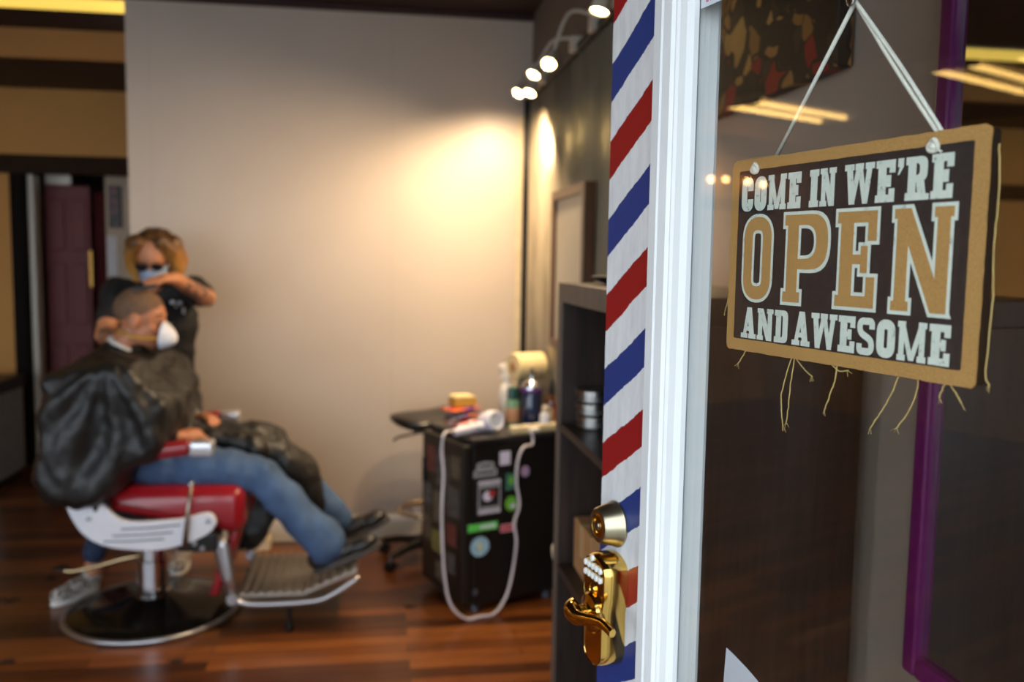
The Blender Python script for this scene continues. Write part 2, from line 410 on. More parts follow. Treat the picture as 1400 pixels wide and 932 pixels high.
# ================================================================== SHOP DOOR (standing open on the right)
US = Vector((.2307, -.973, 0)); WS = Vector((-.973, -.2307, 0)); S0 = Vector((.378, .920, 0))-Vector((-.973, -.2307, 0))*-.012
def dp(u, z, w): return S0+US*u+WS*w+Vector((0, 0, z))
def dprism(mb, poly, w0, w1): return mb.prism(poly, lambda a, b, w: dp(a, b, w), w0, w1)
def dbox(mb, u0_, u1_, z0, z1, w0, w1): return dprism(mb, [(u0_, z0), (u1_, z0), (u1_, z1), (u0_, z1)], w0, w1)
door = thing('door_3', None, None, dp(.675, .008, 0)); del door['label']; del door['category']; door['kind'] = 'structure'
whd = mat('white_door_paint', (226, 228, 228), .42, 0, .03, 9, .08)
# hand painted stripes: bands rise towards the hinge
n = NT('barber_stripes')
tc = n.n('ShaderNodeTexCoord'); sp = n.n('ShaderNodeSeparateXYZ'); n.l(tc.outputs['Object'], sp.inputs[0])
oz = .008; L0 = dp(-.235, 0, 0)-dp(.675, 0, 0)   # latch edge in door coordinates
uu = n.math('ADD', n.math('ADD', n.math('MULTIPLY', sp.outputs[0], US.x), n.math('MULTIPLY', sp.outputs[1], US.y)), -(L0.dot(US)))
wob = n.noise(26, 2); wob2 = n.noise(190, 3)
zz = n.math('ADD', sp.outputs[2], oz)
h = n.math('SUBTRACT', n.math('SUBTRACT', 1.700, zz), n.math('MULTIPLY', uu, -.62))
h = n.math('ADD', h, n.math('MULTIPLY', n.math('SUBTRACT', wob, .5), .008))
h = n.math('ADD', h, n.math('MULTIPLY', n.math('SUBTRACT', wob2, .5), .0035))
ph = n.math('FRACT', n.math('ADD', n.math('DIVIDE', h, .1985), 20))
wear = n.noise(60, 5, n.coord((1, 1, .25)), .7)
red = n.mix(n.math('MULTIPLY', wear, .35), lin((150, 20, 24)), lin((112, 22, 22)))
blue = n.mix(n.math('MULTIPLY', wear, .45), lin((34, 58, 128)), lin((36, 40, 84)))
white = n.ramp(wear, [(.3, lin((206, 206, 208))), (.6, lin((224, 224, 224)))])
isr = n.math('LESS_THAN', ph, .245)
isb = n.math('MULTIPLY', n.math('GREATER_THAN', ph, .5), n.math('LESS_THAN', ph, .745))
c = n.mix(isb, n.mix(isr, white, red), blue)
n.l(c, n.b.inputs['Base Color']); n.b.inputs['Roughness'].default_value = .42
n.bump(n.noise(300, 3, n.coord((1, 1, .12))), .15, .0006)
stripe_m = n.m
st = obj('latch_stile', dbox(MB(), -.235, -.118, .008, 2.05, -.033, .0115), whd, door, bevel=.0015)
obj('striped_facing', dbox(MB(), -.2345, -.118, .009, 2.049, .0115, .0125), stripe_m, door)
obj('hinge_stile', dbox(MB(), .558, .675, .008, 2.05, -.033, .0115), whd, door, bevel=.0015)
obj('top_rail', dbox(MB(), -.118, .558, 1.93, 2.05, -.033, .0115), whd, door, bevel=.0015)
obj('bottom_rail', dbox(MB(), -.118, .558, .008, .25, -.033, .0115), whd, door, bevel=.0015)
prof = [(0, .0115), (0, .0185), (.003, .0225), (.020, .0235), (.0225, .0215), (.0245, .0215), (.027, .0235), (.040, .0225), (.0435, .019), (.0455, .019), (.049, .0165), (.058, .0135), (.0645, .008), (.065, .0022)]
def bead(name, a, b, horizontal):
    mb = MB()
    if horizontal: s = 1 if a < 1 else -1; fn = lambda p, q, w: dp(w, a+s*p, q); r_ = (-.118, .558)
    else: s = 1 if a < 0 else -1; fn = lambda p, q, w: dp(a+s*p, w, q); r_ = (.25, 1.93)
    mb.prism(prof+[(.055, -.002), (0, -.002)], fn, *r_)
    mb.prism([(p, -.022-q*.6) for p, q in prof]+[(.055, -.006), (0, -.006)], fn, *r_)
    return obj(name, mb, whd, door)
bead('glazing_bead', -.118, 0, False); bead('glazing_bead', .558, 0, False); bead('glazing_bead', .25, 0, True); bead('glazing_bead', 1.93, 0, True)
# glass pane
n = NT('door_glass'); t = n.t
tr = n.n('ShaderNodeBsdfTransparent'); tr.inputs['Color'].default_value = (.975, .985, .98, 1)
gl = n.n('ShaderNodeBsdfGlossy'); gl.inputs['Roughness'].default_value = 0.0; gl.inputs['Color'].default_value = (1, 1, 1, 1)
fr = n.n('ShaderNodeFresnel'); geo = n.n('ShaderNodeNewGeometry')
n.l(n.math('SUBTRACT', 1.5, n.math('MULTIPLY', geo.outputs['Backfacing'], 1.5-1/1.5)), fr.inputs['IOR'])   # each face reflects like air against glass
mx = n.n('ShaderNodeMixShader'); n.l(n.math('MINIMUM', n.math('MULTIPLY', fr.outputs[0], 1.15), 1.0), mx.inputs[0]); n.l(tr.outputs[0], mx.inputs[1]); n.l(gl.outputs[0], mx.inputs[2]); n.l(mx.outputs[0], n.out.inputs['Surface'])
obj('glass_pane', dbox(MB(), -.066, .506, .30, 1.88, -.0018, .0018), n.m, door)
for z in (.25, 1.05, 1.8):
    obj('hinge', MB().tube([dp(.678, z-.045, -.036), dp(.678, z+.045, -.036)], .007, 12), steel, door, smooth='auto')

# deadbolt
brass_m = mat('polished_brass', (226, 184, 98), .11, 1, .05, 20)
satin = mat('satin_nickel', (176, 166, 140), .3, 1, .08, 30)
du, dz = -.1905, 1.205
db = thing('deadbolt', None, None, dp(du, dz, .0125)); del db['label']; del db['category']
obj('cone_collar', MB().lathe([(.0300, 0), (.0305, .003), (.0285, .007), (.0235, .0255), (.0215, .028), (.0165, .028), (.0165, .024), (.0, .024)], dp(du, dz, .0126), WS, 40), satin, db, smooth='auto')
kf = obj('cylinder_face', MB().lathe([(.0163, .023), (.0163, .027), (.0145, .028), (.0105, .028), (.010, .0265), (0, .0265)], dp(du, dz, .0126), WS, 36), brass_m, db, smooth='auto')
pl = obj('key_plug', MB().lathe([(.0065, .026), (.0065, .029), (.0055, .0298), (0, .0298)], dp(du, dz, .0126), WS, 28), satin, db, smooth='auto')
obj('keyway', dbox(MB(), du-.0008, du+.0008, dz-.004, dz+.004, .0126+.0292, .0126+.0302), blackp, pl)
tag(db, 'round satin deadbolt cylinder with brass keyhole face on the striped post', 'deadbolt')
# keypad lever lock
kl = thing('keypad_lock', 'polished brass keypad lock with lever handle on the striped door post', 'door lock', dp(-.188, 1.02, .0125))
def outline(cu, half, zt, zb, zn, hn, inset=0):
    P = []
    H = half-inset
    for k in range(13):                                       # domed top
        a = PI*k/12; P.append((cu-H*math.cos(a)*1.0, zt-.020+(.020-inset)*math.sin(a)))
    P += [(cu+H, zn), (cu+hn-inset, zn-.018)]
    hb = hn-inset
    for k in range(13):
        a = PI*k/12; P.append((cu+hb*math.cos(a), zb+hb*.9-(hb*.9-inset*.5)*math.sin(a)))
    P += [(cu-hn+inset, zn-.018), (cu-H, zn)]
    return P
def loft(mb, secs):
    n_ = len(secs[0][0]); vs = []; fs = []
    for P, w in secs: vs += [dp(a, b, w) for a, b in P]
    for i in range(len(secs)-1):
        for k in range(n_): fs.append((i*n_+k, i*n_+(k+1) % n_, (i+1)*n_+(k+1) % n_, (i+1)*n_+k))
    fs.append(tuple(range(n_-1, -1, -1))); fs.append(tuple((len(secs)-1)*n_+k for k in range(n_)))
    return mb.add(vs, fs)
cu = -.189
o1 = lambda i: outline(cu, .033, 1.168, 1.018, 1.115, .0285, i)
obj('housing', loft(MB(), [(o1(0), .0126), (o1(0), .034), (o1(.0015), .040), (o1(.004), .0445), (o1(.0065), .0455), (o1(.0075), .0448)]), brass_m, kl, smooth='auto')
btn = mat('button_white', (235, 235, 228), .3, 0, .03)
for r_ in range(2):
    for k in range(5):
        obj('button', MB().lathe([(.0042, 0), (.0042, .0022), (.0036, .003), (0, .0032)], dp(cu-.0205+k*.0100, 1.1515-.0125*r_, .0448), WS, 18), btn, kl, smooth='auto')
obj('button', MB().lathe([(.0042, 0), (.0042, .0022), (.0036, .003), (0, .0032)], dp(cu-.003, 1.1620, .0448), WS, 18), btn, kl, smooth='auto')
obj('key_cylinder', MB().lathe([(.0075, 0), (.0075, .002), (.006, .003), (.005, .0022), (0, .0022)], dp(cu, 1.1215, .0448), WS, 24), brass_m, kl, smooth='auto')
obj('rose', MB().lathe([(.0265, -.004), (.0265, .004), (.024, .0075), (.017, .010), (.012, .013)], dp(cu, 1.090, .044), WS, 36), brass_m, kl, smooth='auto')
lv = MB()
lv.tube([dp(cu, 1.090, .050), dp(cu, 1.090, .060), dp(cu, 1.090, .066)], [.0125, .0118, .0128], 20)
path = smoothpath([dp(cu-.017, 1.098, .064), dp(cu-.009, 1.094, .072), dp(cu+.010, 1.091, .073), dp(cu+.034, 1.096, .067), dp(cu+.056, 1.099, .061), dp(cu+.078, 1.095, .058)], 6)
rs = [(.0088+.005*math.exp(-((i-8)/6)**2))*(1-.25*(i/(len(path)-1))) for i in range(len(path))]
rs[0] = .004; rs[-1] = .006
lv.tube(path, rs, 18, flat=.8, side=(0, 0, 1))
o = obj('lever', lv, brass_m, kl, smooth='auto')
# inside escutcheon and lever on the back of the door
obj('inside_plate', loft(MB(), [(outline(cu, .033, 1.168, 1.018, 1.115, .0285), -.0335), (outline(cu, .033, 1.168, 1.018, 1.115, .0285, .004), -.055)]), brass_m, kl, smooth='auto')

# hanging sign --------------------------------------------------------
n = NT('burlap')
def weave(n, k=1):
    cu_ = n.n('ShaderNodeTexCoord'); sep = n.n('ShaderNodeSeparateXYZ'); n.l(cu_.outputs['Object'], sep.inputs[0])
    U_ = n.math('ADD', n.math('MULTIPLY', sep.outputs[0], US.x), n.math('MULTIPLY', sep.outputs[1], US.y))
    F_ = 2*PI/.0022
    a = n.math('SINE', n.math('MULTIPLY', U_, F_)); b = n.math('SINE', n.math('MULTIPLY', sep.outputs[2], F_))
    return n.math('MULTIPLY', a, b), U_, sep.outputs[2]
wv, _, _ = weave(n)
c = n.ramp(n.math('ADD', n.math('MULTIPLY', wv, .30), n.math('ADD', n.math('MULTIPLY', n.noise(800, 1), .6), .2)), [(.1, lin((146, 98, 48))), (.5, lin((200, 150, 84))), (.9, lin((226, 182, 116)))])
n.l(c, n.b.inputs['Base Color']); n.b.inputs['Roughness'].default_value = .9; n.bump(wv, .5, .0006); burlap = n.m
n = NT('black_print'); wv, _, _ = weave(n)
c = n.ramp(n.math('ADD', n.math('MULTIPLY', wv, .2), n.noise(200, 2)), [(.3, lin((24, 22, 26))), (.75, lin((44, 38, 38)))])
n.l(c, n.b.inputs['Base Color']); n.b.inputs['Roughness'].default_value = .8; n.bump(wv, .4, .0004); bprint = n.m
n = NT('white_print'); wv, _, _ = weave(n)
c = n.ramp(n.noise(110, 6, None, .75), [(.30, lin((120, 122, 116))), (.40, lin((222, 230, 218))), (.75, lin((238, 244, 232)))])
n.l(c, n.b.inputs['Base Color']); n.b.inputs['Roughness'].default_value = .8; n.bump(wv, .3, .0004); wprint = n.m
W0 = -.012
sign = thing('hanging_sign', 'black and tan burlap sign reading OPEN hanging by white cord behind the door glass', 'sign', dp(.1593, 1.455, W0-.006))
def rrect(u0_, u1_, z0, z1, r, n_=5, wob=0):
    P = []
    for (cu_, cz, a0) in ((u0_+r, z0+r, PI), (u1_-r, z0+r, 1.5*PI), (u1_-r, z1-r, 0), (u0_+r, z1-r, .5*PI)):
        for k in range(n_+1):
            a = a0+PI/2*k/n_; P.append((cu_+r*math.cos(a), cz+r*math.sin(a)))
    if wob:
        Q = []
        for i in range(len(P)):
            a, b = P[i], P[(i+1) % len(P)]; m_ = max(1, int(math.hypot(a[0]-b[0], a[1]-b[1])/.006))
            for k in range(m_):
                q = (a[0]+(b[0]-a[0])*k/m_, a[1]+(b[1]-a[1])*k/m_)
                Q.append((q[0]+random.uniform(-wob, wob), q[1]+random.uniform(-wob, wob)))
        P = Q
    return P
obj('board', dprism(MB(), rrect(.0015, .3175, 1.4565, 1.6535, .005), W0-.011, W0-.0012), blackp, sign)
obj('burlap_face', dprism(MB(), rrect(0, .3186, 1.455, 1.655, .006, wob=.0004), W0-.0012, W0), burlap, sign)
obj('printed_field', dprism(MB(), rrect(.0125, .3045, 1.4675, 1.6440, .0015, 2, wob=.0002), W0, W0+.0002), bprint, sign)
# slab lettering from strokes
def rpath(pts, closed=False, n_=6):
    out = []; N = len(pts)
    for i, p in enumerate(pts):
        x, y, r = (p+(0,))[:3]
        if r == 0 or (not closed and i in (0, N-1)): out.append((x, y)); continue
        a = Vector(pts[i-1][:2]); b = Vector(pts[(i+1) % N][:2]); c_ = Vector((x, y)); r = min(r, (a-c_).length*.49, (b-c_).length*.49)
        d1 = (a-c_).normalized(); d2 = (b-c_).normalized(); s_, e_ = c_+d1*r, c_+d2*r
        for k in range(n_+1):
            t_ = k/n_; q = s_*(1-t_)**2+c_*2*t_*(1-t_)+e_*t_**2; out.append((q.x, q.y))
    return out
def stroke(mb, pts, th, closed, d, fn, w0, w1):
    w1 += 2e-6
    P = [Vector(p) for p in pts]; N = len(P)
    if not closed and d:
        P[0] = P[0]-(P[1]-P[0]).normalized()*d; P[-1] = P[-1]+(P[-1]-P[-2]).normalized()*d
    L = []; R = []; hw = th/2+d
    for i in range(N):
        if closed: a = (P[i]-P[i-1]).normalized(); b = (P[(i+1) % N]-P[i]).normalized()
        else:
            b = (P[min(i+1, N-1)]-P[min(i, N-2)]).normalized(); a = (P[max(i, 1)]-P[max(i-1, 0)]).normalized()
        na = Vector((-a.y, a.x)); nb = Vector((-b.y, b.x)); m_ = (na+nb).normalized(); k = min(1/max(m_.dot(na), .4), 2)
        L.append(P[i]+m_*hw*k); R.append(P[i]-m_*hw*k)
    for i in range(N if closed else N-1):
        j = (i+1) % N
        q = [L[i], L[j], R[j], R[i]]
        mb.prism([(v.x, v.y) for v in q], fn, w0, w1)
def quad(mb, q, d, fn, w0, w1):
    Q = [Vector(p) for p in q]; n_ = len(Q); area = sum(Q[i].x*Q[(i+1) % n_].y-Q[(i+1) % n_].x*Q[i].y for i in range(n_)); s_ = 1 if area > 0 else -1
    out = []
    for i in range(n_):
        a = (Q[i]-Q[i-1]).normalized(); b = (Q[(i+1) % n_]-Q[i]).normalized()
        na = Vector((a.y, -a.x))*s_; nb = Vector((b.y, -b.x))*s_; m_ = na+nb
        if m_.length < 1e-4: m_ = na
        m_.normalize(); k = min(1/max(m_.dot(na), .35), 2.2); out.append(Q[i]+m_*d*k)
    mb.prism([(v.x, v.y) for v in out], fn, w0, w1)
def bowl(mb, g, H, x, z0, d, fn, w0, w1):
    _, xa, xb, zt, zb, S_, T_, r = g; D_ = d/H
    r2 = max(.01, r-T_*.55); out = rpath([(xa, zt+D_), (xb+D_, zt+D_, r+D_), (xb+D_, zb-D_, r+D_), (xa, zb-D_)]); inn = rpath([(xa, zt-S_-D_), (xb-T_-D_, zt-S_-D_, r2), (xb-T_-D_, zb+S_+D_, r2), (xa, zb+S_+D_)])
    for i in range(len(out)-1):
        mb.prism([(x+p[0]*H, z0+p[1]*H) for p in (out[i], out[i+1], inn[i+1], inn[i])], fn, w0, w1)
def glyph(ch, w, T, S):
    """strokes ('s', pts, thickness, closed) and quads ('q', pts) in a box w wide and 1 high"""
    G = []; q = lambda x0, z0, x1, z1: G.append(('q', [(x0, z0), (x1, z0), (x1, z1), (x0, z1)]))
    dg = lambda x0, z0, x1, z1, t: G.append(('q', [(x0-t/2, z0), (x0+t/2, z0), (x1+t/2, z1), (x1-t/2, z1)]))
    s = lambda pts, th, cl=False: G.append(('s', rpath([tuple(p) for p in pts], cl), th, cl))
    e = T*.28; h = T/2; k = S*.5
    if ch == 'I': q((w-T)/2, 0, (w+T)/2, 1); q(0, 0, w, S); q(0, 1-S, w, 1)
    elif ch == 'O': r = w*.42; s([(h, h, r), (w-h, h, r), (w-h, 1-h, r), (h, 1-h, r)], T, True)
    elif ch == 'C': r = w*.42; s([(w-h, .66), (w-h, 1-h, r), (h, 1-h, r), (h, h, r), (w-h, h, r), (w-h, .36)], T); q(w-T, .60, w+.0, .78)
    elif ch == 'S': r = w*.36; t = T*.74; g = t/2; s([(w-g, .70), (w-g, 1-g, r), (g, 1-g, r), (g, .60, r*.9), (w-g, .40, r*.9), (w-g, g, r), (g, g, r), (g, .30)], t)
    elif ch == 'D': q(e, 0, e+T*.9, 1); G.append(('b', e+T*.5, w, 1, 0, S*.9, T*.9, w*.42)); q(0, 0, T, S); q(0, 1-S, T, 1)
    elif ch == 'E':
        q(e, 0, e+T, 1); q(0, 0, w, S); q(0, 1-S, w, 1); q(w-S*1.0, 0, w, .32); q(w-S*1.0, .69, w, 1); q(e, .5-S*.42, w*.80, .5+S*.42); q(w*.80-S*.8, .36, w*.80, .64)
    elif ch == 'P': q(e, 0, e+T, 1); q(0, 0, e*2+T, S); q(0, 1-S, T, 1); G.append(('b', e+T*.5, w, 1, .38, S, T, w*.40))
    elif ch == 'R':
        q(e, 0, e+T*.9, 1); q(0, 0, e*2+T*.9, S); q(0, 1-S, T, 1); G.append(('b', e+T*.5, w*.94, 1, .42, S*.85, T*.85, w*.36))
        dg(w-T*.60, 0, w*.62, .5, T*.9); q(w-T*1.15, 0, w+e*.4, S*.8)
    elif ch == 'A':
        dg(T*.55, 0, w/2-T*.05, 1, T*.62); dg(w-T*.65, 0, w/2+T*.05, 1, T*.95); q(w*.25, .24, w*.75, .24+S*.8); q(0-.02, 0, T*1.25, S*.85); q(w-T*1.4, 0, w+.02, S*.85)
    elif ch == 'N':
        t = T*.62 if w < .68 else T*.8; e *= .7; q(e, 0, e+t, 1); q(w-e-t, 0, w-e, 1); dg(w-e-t*.6, 0, e+t*.5, 1, t*1.25); q(0, 0, e*2+t, S*.8); q(0, 1-S*.8, T, 1); q(w-e*2-t, 1-S*.8, w, 1)
    elif ch == 'M':
        t = T*.66; e *= .7; q(e, 0, e+t, 1); q(w-e-t, 0, w-e, 1); dg(w/2, .02, e+t*.5, 1, t*.9); dg(w/2, .02, w-e-t*.5, 1, t*.9); q(0, 0, e*2+t, S*.85); q(w-e*2-t, 0, w, S*.85); q(0, 1-S*.85, T, 1); q(w-T, 1-S*.85, w, 1)
    elif ch == 'W':
        t = T*.78; dg(w*.27, 0, T*.55, 1, t); dg(w*.27, 0, w*.5, 1, t*.8); dg(w*.73, 0, w*.5, 1, t*.8); dg(w*.73, 0, w-T*.5, 1, t*.85); q(-.02, 1-S*.85, T*1.2, 1); q(w*.5-T*.55, 1-S*.85, w*.5+T*.55, 1); q(w-T*1.1, 1-S*.85, w+.02, 1)
    elif ch == "'": q(0, .80, w, 1); G.append(('q', [(w*.35, .80), (w, .80), (w*.25, .62), (w*.0, .62)]))
    return G
def setword(mb, word, u0_, u1_, z0, z1, T, S, d, w0, w1, widths=None):
    H = z1-z0; ws = {'M': .82, 'W': .90, "'": .16, 'I': .42, 'N': .70, 'A': .66, 'R': .62}
    tot = sum(ws.get(c_, .56) for c_ in word)+.07*(len(word)-1); k = (u1_-u0_)/tot; x = u0_
    for c_ in word:
        w_ = ws.get(c_, .56)*k; emit(mb, c_, x, w_, z0, H, T, S, d, w0, w1); x += w_+.07*k
def emit(mb, c_, x, w_, z0, H, T, S, d, w0, w1):
    for i_, g in enumerate(glyph(c_, w_/H, T, S)):
        w1 += 1.2e-5
        fn = lambda a, b, w: dp(a, b, w)
        cv = lambda p: (x+p[0]*H, z0+p[1]*H)
        if g[0] == 'b': bowl(mb, g, H, x, z0, d, fn, w0, w1)
        elif g[0] == 'q': quad(mb, [cv(p) for p in g[1]], d, fn, w0, w1)
        else: stroke(mb, [cv(p) for p in g[1]], g[2]*H, g[3], d, fn, w0, w1)
for word, a, b, z0, z1 in (('COME', .018, .1105, 1.6015, 1.6365), ('IN', .1225, .1578, 1.6015, 1.6365), ("WE'RE", .1692, .2868, 1.6015, 1.6370), ('AND', .0262, .100, 1.4690, 1.5015), ('AWESOME', .1075, .2935, 1.4690, 1.5020)):
    mb = MB(); setword(mb, word, a, b, z0, z1, .255, .18, 0, W0+.0002, W0+.0004)
    obj('word_lettering', mb, wprint, sign)
for c_, a, b in (('O', .0225, .0730), ('P', .0870, .1545), ('E', .1600, .2140), ('N', .2270, .2935)):
    d = .0032; z0, z1 = 1.5070, 1.5985
    mb = MB(); emit(mb, c_, a+d, b-a-2*d, z0+d, z1-z0-2*d, (.160 if c_ == 'O' else .185), .120, d, W0+.0002, W0+.0004); obj('letter_outline', mb, wprint, sign)
    mb = MB(); emit(mb, c_, a+d, b-a-2*d, z0+d, z1-z0-2*d, (.160 if c_ == 'O' else .185), .120, 0, W0+.0004, W0+.0006); obj('big_letter', mb, burlap, sign)
# frayed threads
thr = mat('jute_thread', (206, 176, 110), .9, 0, .1, 60)
def thread(pts, r=.0007):
    P = smoothpath([dp(a, b, W0-.003+c_) for a, b, c_ in [(p+(0,))[:3] for p in pts]], 6)
    P = [p+Vector((random.uniform(-.0004, .0004), random.uniform(-.0004, .0004), 0)) for p in P]
    mb = MB().tube(P, r, 6)
    for k in range(3):
        q = P[-1]; mb.tube([P[-2], q+Vector((random.uniform(-.003, .003), random.uniform(-.006, .006), -random.uniform(.002, .006)))], .0003, 4)
    obj('loose_thread', mb, thr, sign, smooth=True)
thread([(.1045, 1.4560), (.098, 1.440), (.0915, 1.418), (.093, 1.400), (.0955, 1.3845)])
thread([(.109, 1.4555), (.105, 1.435), (.103, 1.410), (.100, 1.388)])
thread([(.110, 1.4555), (.122, 1.447), (.135, 1.4405)])
thread([(.168, 1.4560), (.165, 1.440), (.159, 1.425), (.153, 1.4090)], .0008)
thread([(.160, 1.4555), (.170, 1.4505), (.182, 1.4525)])
thread([(.240, 1.4555), (.234, 1.440), (.222, 1.420), (.211, 1.4035)])
thread([(.2615, 1.4555), (.258, 1.437), (.250, 1.422), (.240, 1.4095)])
thread([(.031, 1.4560), (.025, 1.447), (.0175, 1.4390)])
thread([(.0005, 1.520), (-.004, 1.508), (-.009, 1.495)]); thread([(0, 1.548), (-.003, 1.538), (-.001, 1.53)])
thread([(.288, 1.456), (.285, 1.448), (.283, 1.443)]); thread([(.292, 1.456), (.299, 1.449), (.304, 1.442)])
thread([(.320, 1.640, -.004), (.3225, 1.600, -.004), (.321, 1.56, -.004), (.323, 1.52, -.004), (.321, 1.47, -.004), (.325, 1.458, -.004)])
thread([(.0, 1.6555), (.04, 1.6565), (.07, 1.6556)], .0004)
# cord and knots
cordm = mat('white_cord', (238, 236, 222), .8, 0, .06, 200, .3)
HK = (.1635, 1.780)
cd = MB().tube([dp(.050, 1.650, W0-.0125), dp(HK[0]-.001, HK[1], W0-.006)], .0021, 10)
obj('cord', cd, cordm, sign, smooth=True)
for off in (0, .0045):
    obj('cord', MB().tube(smoothpath([dp(.262+off, 1.650, W0-.0125), dp(.212+off*1.4, 1.716, W0-.008), dp(HK[0]+.001+off*.3, HK[1]+.001, W0-.006+off*.3)], 6), .0019, 10), cordm, sign, smooth=True)
for (a, b) in ((.0395, 1.6455), (.2665, 1.6440)):
    kn = MB().tube([dp(a+.0042*math.cos(t_)*1.0, b+.0045*math.sin(t_), W0+.0015+.0012*math.sin(2*t_)) for t_ in [2*PI*k/16 for k in range(16)]], .0021, 8, closed=True)
    kn.ell(dp(a, b-.001, W0+.002), .0034)
    kn.tube([dp(a+.002, b-.002, W0+.002), dp(a+.009 if a > .1 else a-.001, b-.006, W0+.002)], .0011, 6)
    obj('knot', kn, cordm, sign, smooth=True)
hk = thing('hook', 'wire loop hook on a clear suction cup holding the sign cord', 'hook', dp(HK[0], 1.80, W0+.002))
obj('wire_loop', MB().tube([dp(HK[0]+.0055*math.sin(t_), HK[1]+.012-.014*math.cos(t_), -.013) for t_ in [2*PI*k/24 for k in range(24)]], .0012, 8, closed=True), chrome, hk, smooth=True)
obj('suction_cup', MB().lathe([(.018, 0), (.016, .003), (.007, .006), (.006, .012), (0, .013)], dp(HK[0], 1.806, -.0019), -WS, 24), mat('clear_rubber', (190, 196, 196), .2), hk, smooth='auto')
# paper and sticker on the glass
pm = mat('white_paper', (212, 216, 226), .7, 0, .03, 20)
P = [(.0345, 1.1300), (.0325, 1.10), (.029, 1.04), (.024, .96), (.20, .96), (.215, 1.065), (.17, 1.086), (.125, 1.1055), (.10, 1.114), (.085, 1.1190), (.07, 1.1232), (.05, 1.1275)]
tag(obj('paper_notice', dprism(MB(), P, -.0031, -.0023), pm), 'corner of a white paper notice taped low behind the door glass', 'paper notice')
sk = thing('door_sticker', 'white sticker with faint pink lettering at the top corner of the glass', 'sticker', dp(0, 1.83, .003))
P = [(-.050, 1.8215), (.042, 1.832), (.040, 1.90), (-.052, 1.90)]
obj('backing', dprism(MB(), [(-.0505, 1.8255), (.045, 1.8255), (.045, 1.876), (-.0505, 1.876)], .0019, .0024), pm, sk)
pink = mat('pink_ink', (196, 120, 140), .6)
mb = MB(); random.seed(3)
for k in range(9): mb2 = dbox(mb, -.0405+k*.0075, -.0405+k*.0075+.0045, 1.8300, 1.8362, .0024, .0026)
obj('faint_text', mb, pink, sk)

# ================================================================== RIGHT SIDE FURNITURE
def wood(name, lo, hi, rough=.4, scale=(40, 40, 2.2), bump=.1):
    if name in MATS: return MATS[name]
    n = NT(name); g = n.noise(2.2, 6, n.coord(scale), .65)
    c = n.ramp(g, [(.3, lin(lo)), (.7, lin(hi))]); n.l(c, n.b.inputs['Base Color']); n.b.inputs['Roughness'].default_value = rough
    n.bump(g, bump, .0008); MATS[name] = n.m; return n.m
bw = wood('blackbrown_veneer', (24, 17, 14), (58, 42, 34), .42)
bk = thing('bookcase', 'tall black-brown open bookcase standing against the metal-clad wall behind the door', 'bookcase', (.635, 1.735, 0))
x0, x1, y0, y1, T_ = .44, RW-.04, 1.34, 2.13, .045
obj('side_panel', MB().box((x0, y1-T_, 0), (x1, y1, 1.49-T_)), bw, bk, bevel=.002)
obj('side_panel', MB().box((x0, y0, 0), (x1, y0+T_, 1.49-T_)), bw, bk, bevel=.002)
obj('top_panel', MB().box((x0, y0, 1.49-T_), (x1, y1, 1.49)), bw, bk, bevel=.002)
obj('bottom_panel', MB().box((x0, y0+T_, .0), (x1, y1-T_, T_)), bw, bk, bevel=.002)
obj('back_panel', MB().box((x1-.008, y0+T_, T_), (x1-.001, y1-T_, 1.49-T_)), bw, bk)
for z in (.45, .80, 1.15): obj('shelf', MB().box((x0+.002, y0+T_, z-.018), (x1-.008, y1-T_, z)), bw, bk, bevel=.0015)
for a, b in ((T_, .432), (.45, .782), (.80, 1.132), (1.15, 1.445)):
    obj('divider', MB().box((x0+.002, 1.640, a), (x1-.008, 1.658, b)), bw, bk, bevel=.0015)
edge = wood('veneer_edge_lit', (84, 72, 62), (112, 98, 86), .5)  # same veneer, paler: light falling on the front edges put into the colour
obj('front_edge_strip', MB().box((x0-.0015, y1-T_, 0), (x0-.0001, y1, 1.49)), edge, bk)
obj('front_edge_strip', MB().box((x0-.0015, y0, 1.49-T_), (x0-.0001, y1-T_, 1.49)), edge, bk)
for z in (.45, .80, 1.15): obj('front_edge_strip', MB().box((x0+.0005, y0+T_, z-.018), (x0+.0019, y1-T_, z)), bw, bk)
# tins
tinm = mat('tin_metal', (170, 168, 164), .28, 1, .08, 30); tinr = mat('tin_side', (120, 118, 116), .35, .9)
c0 = at_x(808, 583, .53); tz = 1.1505; tc = Vector((.513, 2.032, 0))
for k, lab in enumerate(('round metal tin, bottom one of three stacked on the bookcase shelf', 'round metal tin, middle one of three stacked on the bookcase shelf', 'round metal tin, topmost of three stacked on the bookcase shelf')):
    z = tz+k*.0305; c_ = tc+Vector((.002*math.sin(k*5), .002*k, 0))
    t = thing('tin', lab, 'tin', (c_.x, c_.y, z), 'tins stacked on the bookcase shelf')
    obj('tin_body', MB().lathe([(.041, 0), (.043, .002), (.043, .018), (.0425, .019), (0, .019)], (c_.x, c_.y, z), n=36), tinr, t, smooth='auto')
    obj('lid', MB().lathe([(.0445, .0165), (.0447, .028), (.043, .0298), (.040, .0288), (0, .0288)], (c_.x, c_.y, z), n=36), tinm, t, smooth='auto')
# cardboard box on the lower shelf
kb = thing('cardboard_box', 'small brown cardboard box on the lower bookcase shelf beside the deadbolt', 'box', (.53, 1.98, .8005))
kraft = mat('kraft_board', (172, 124, 78), .8, 0, .08, 14)
obj('carton', MB().rbox((.475, 1.89, .8005), (.60, 2.06, .925), .002, 1), kraft, kb)
obj('tape', MB().box((.473, 1.965, .85), (.602, 1.99, .9256)), mat('packing_tape', (196, 158, 108), .3), kb)
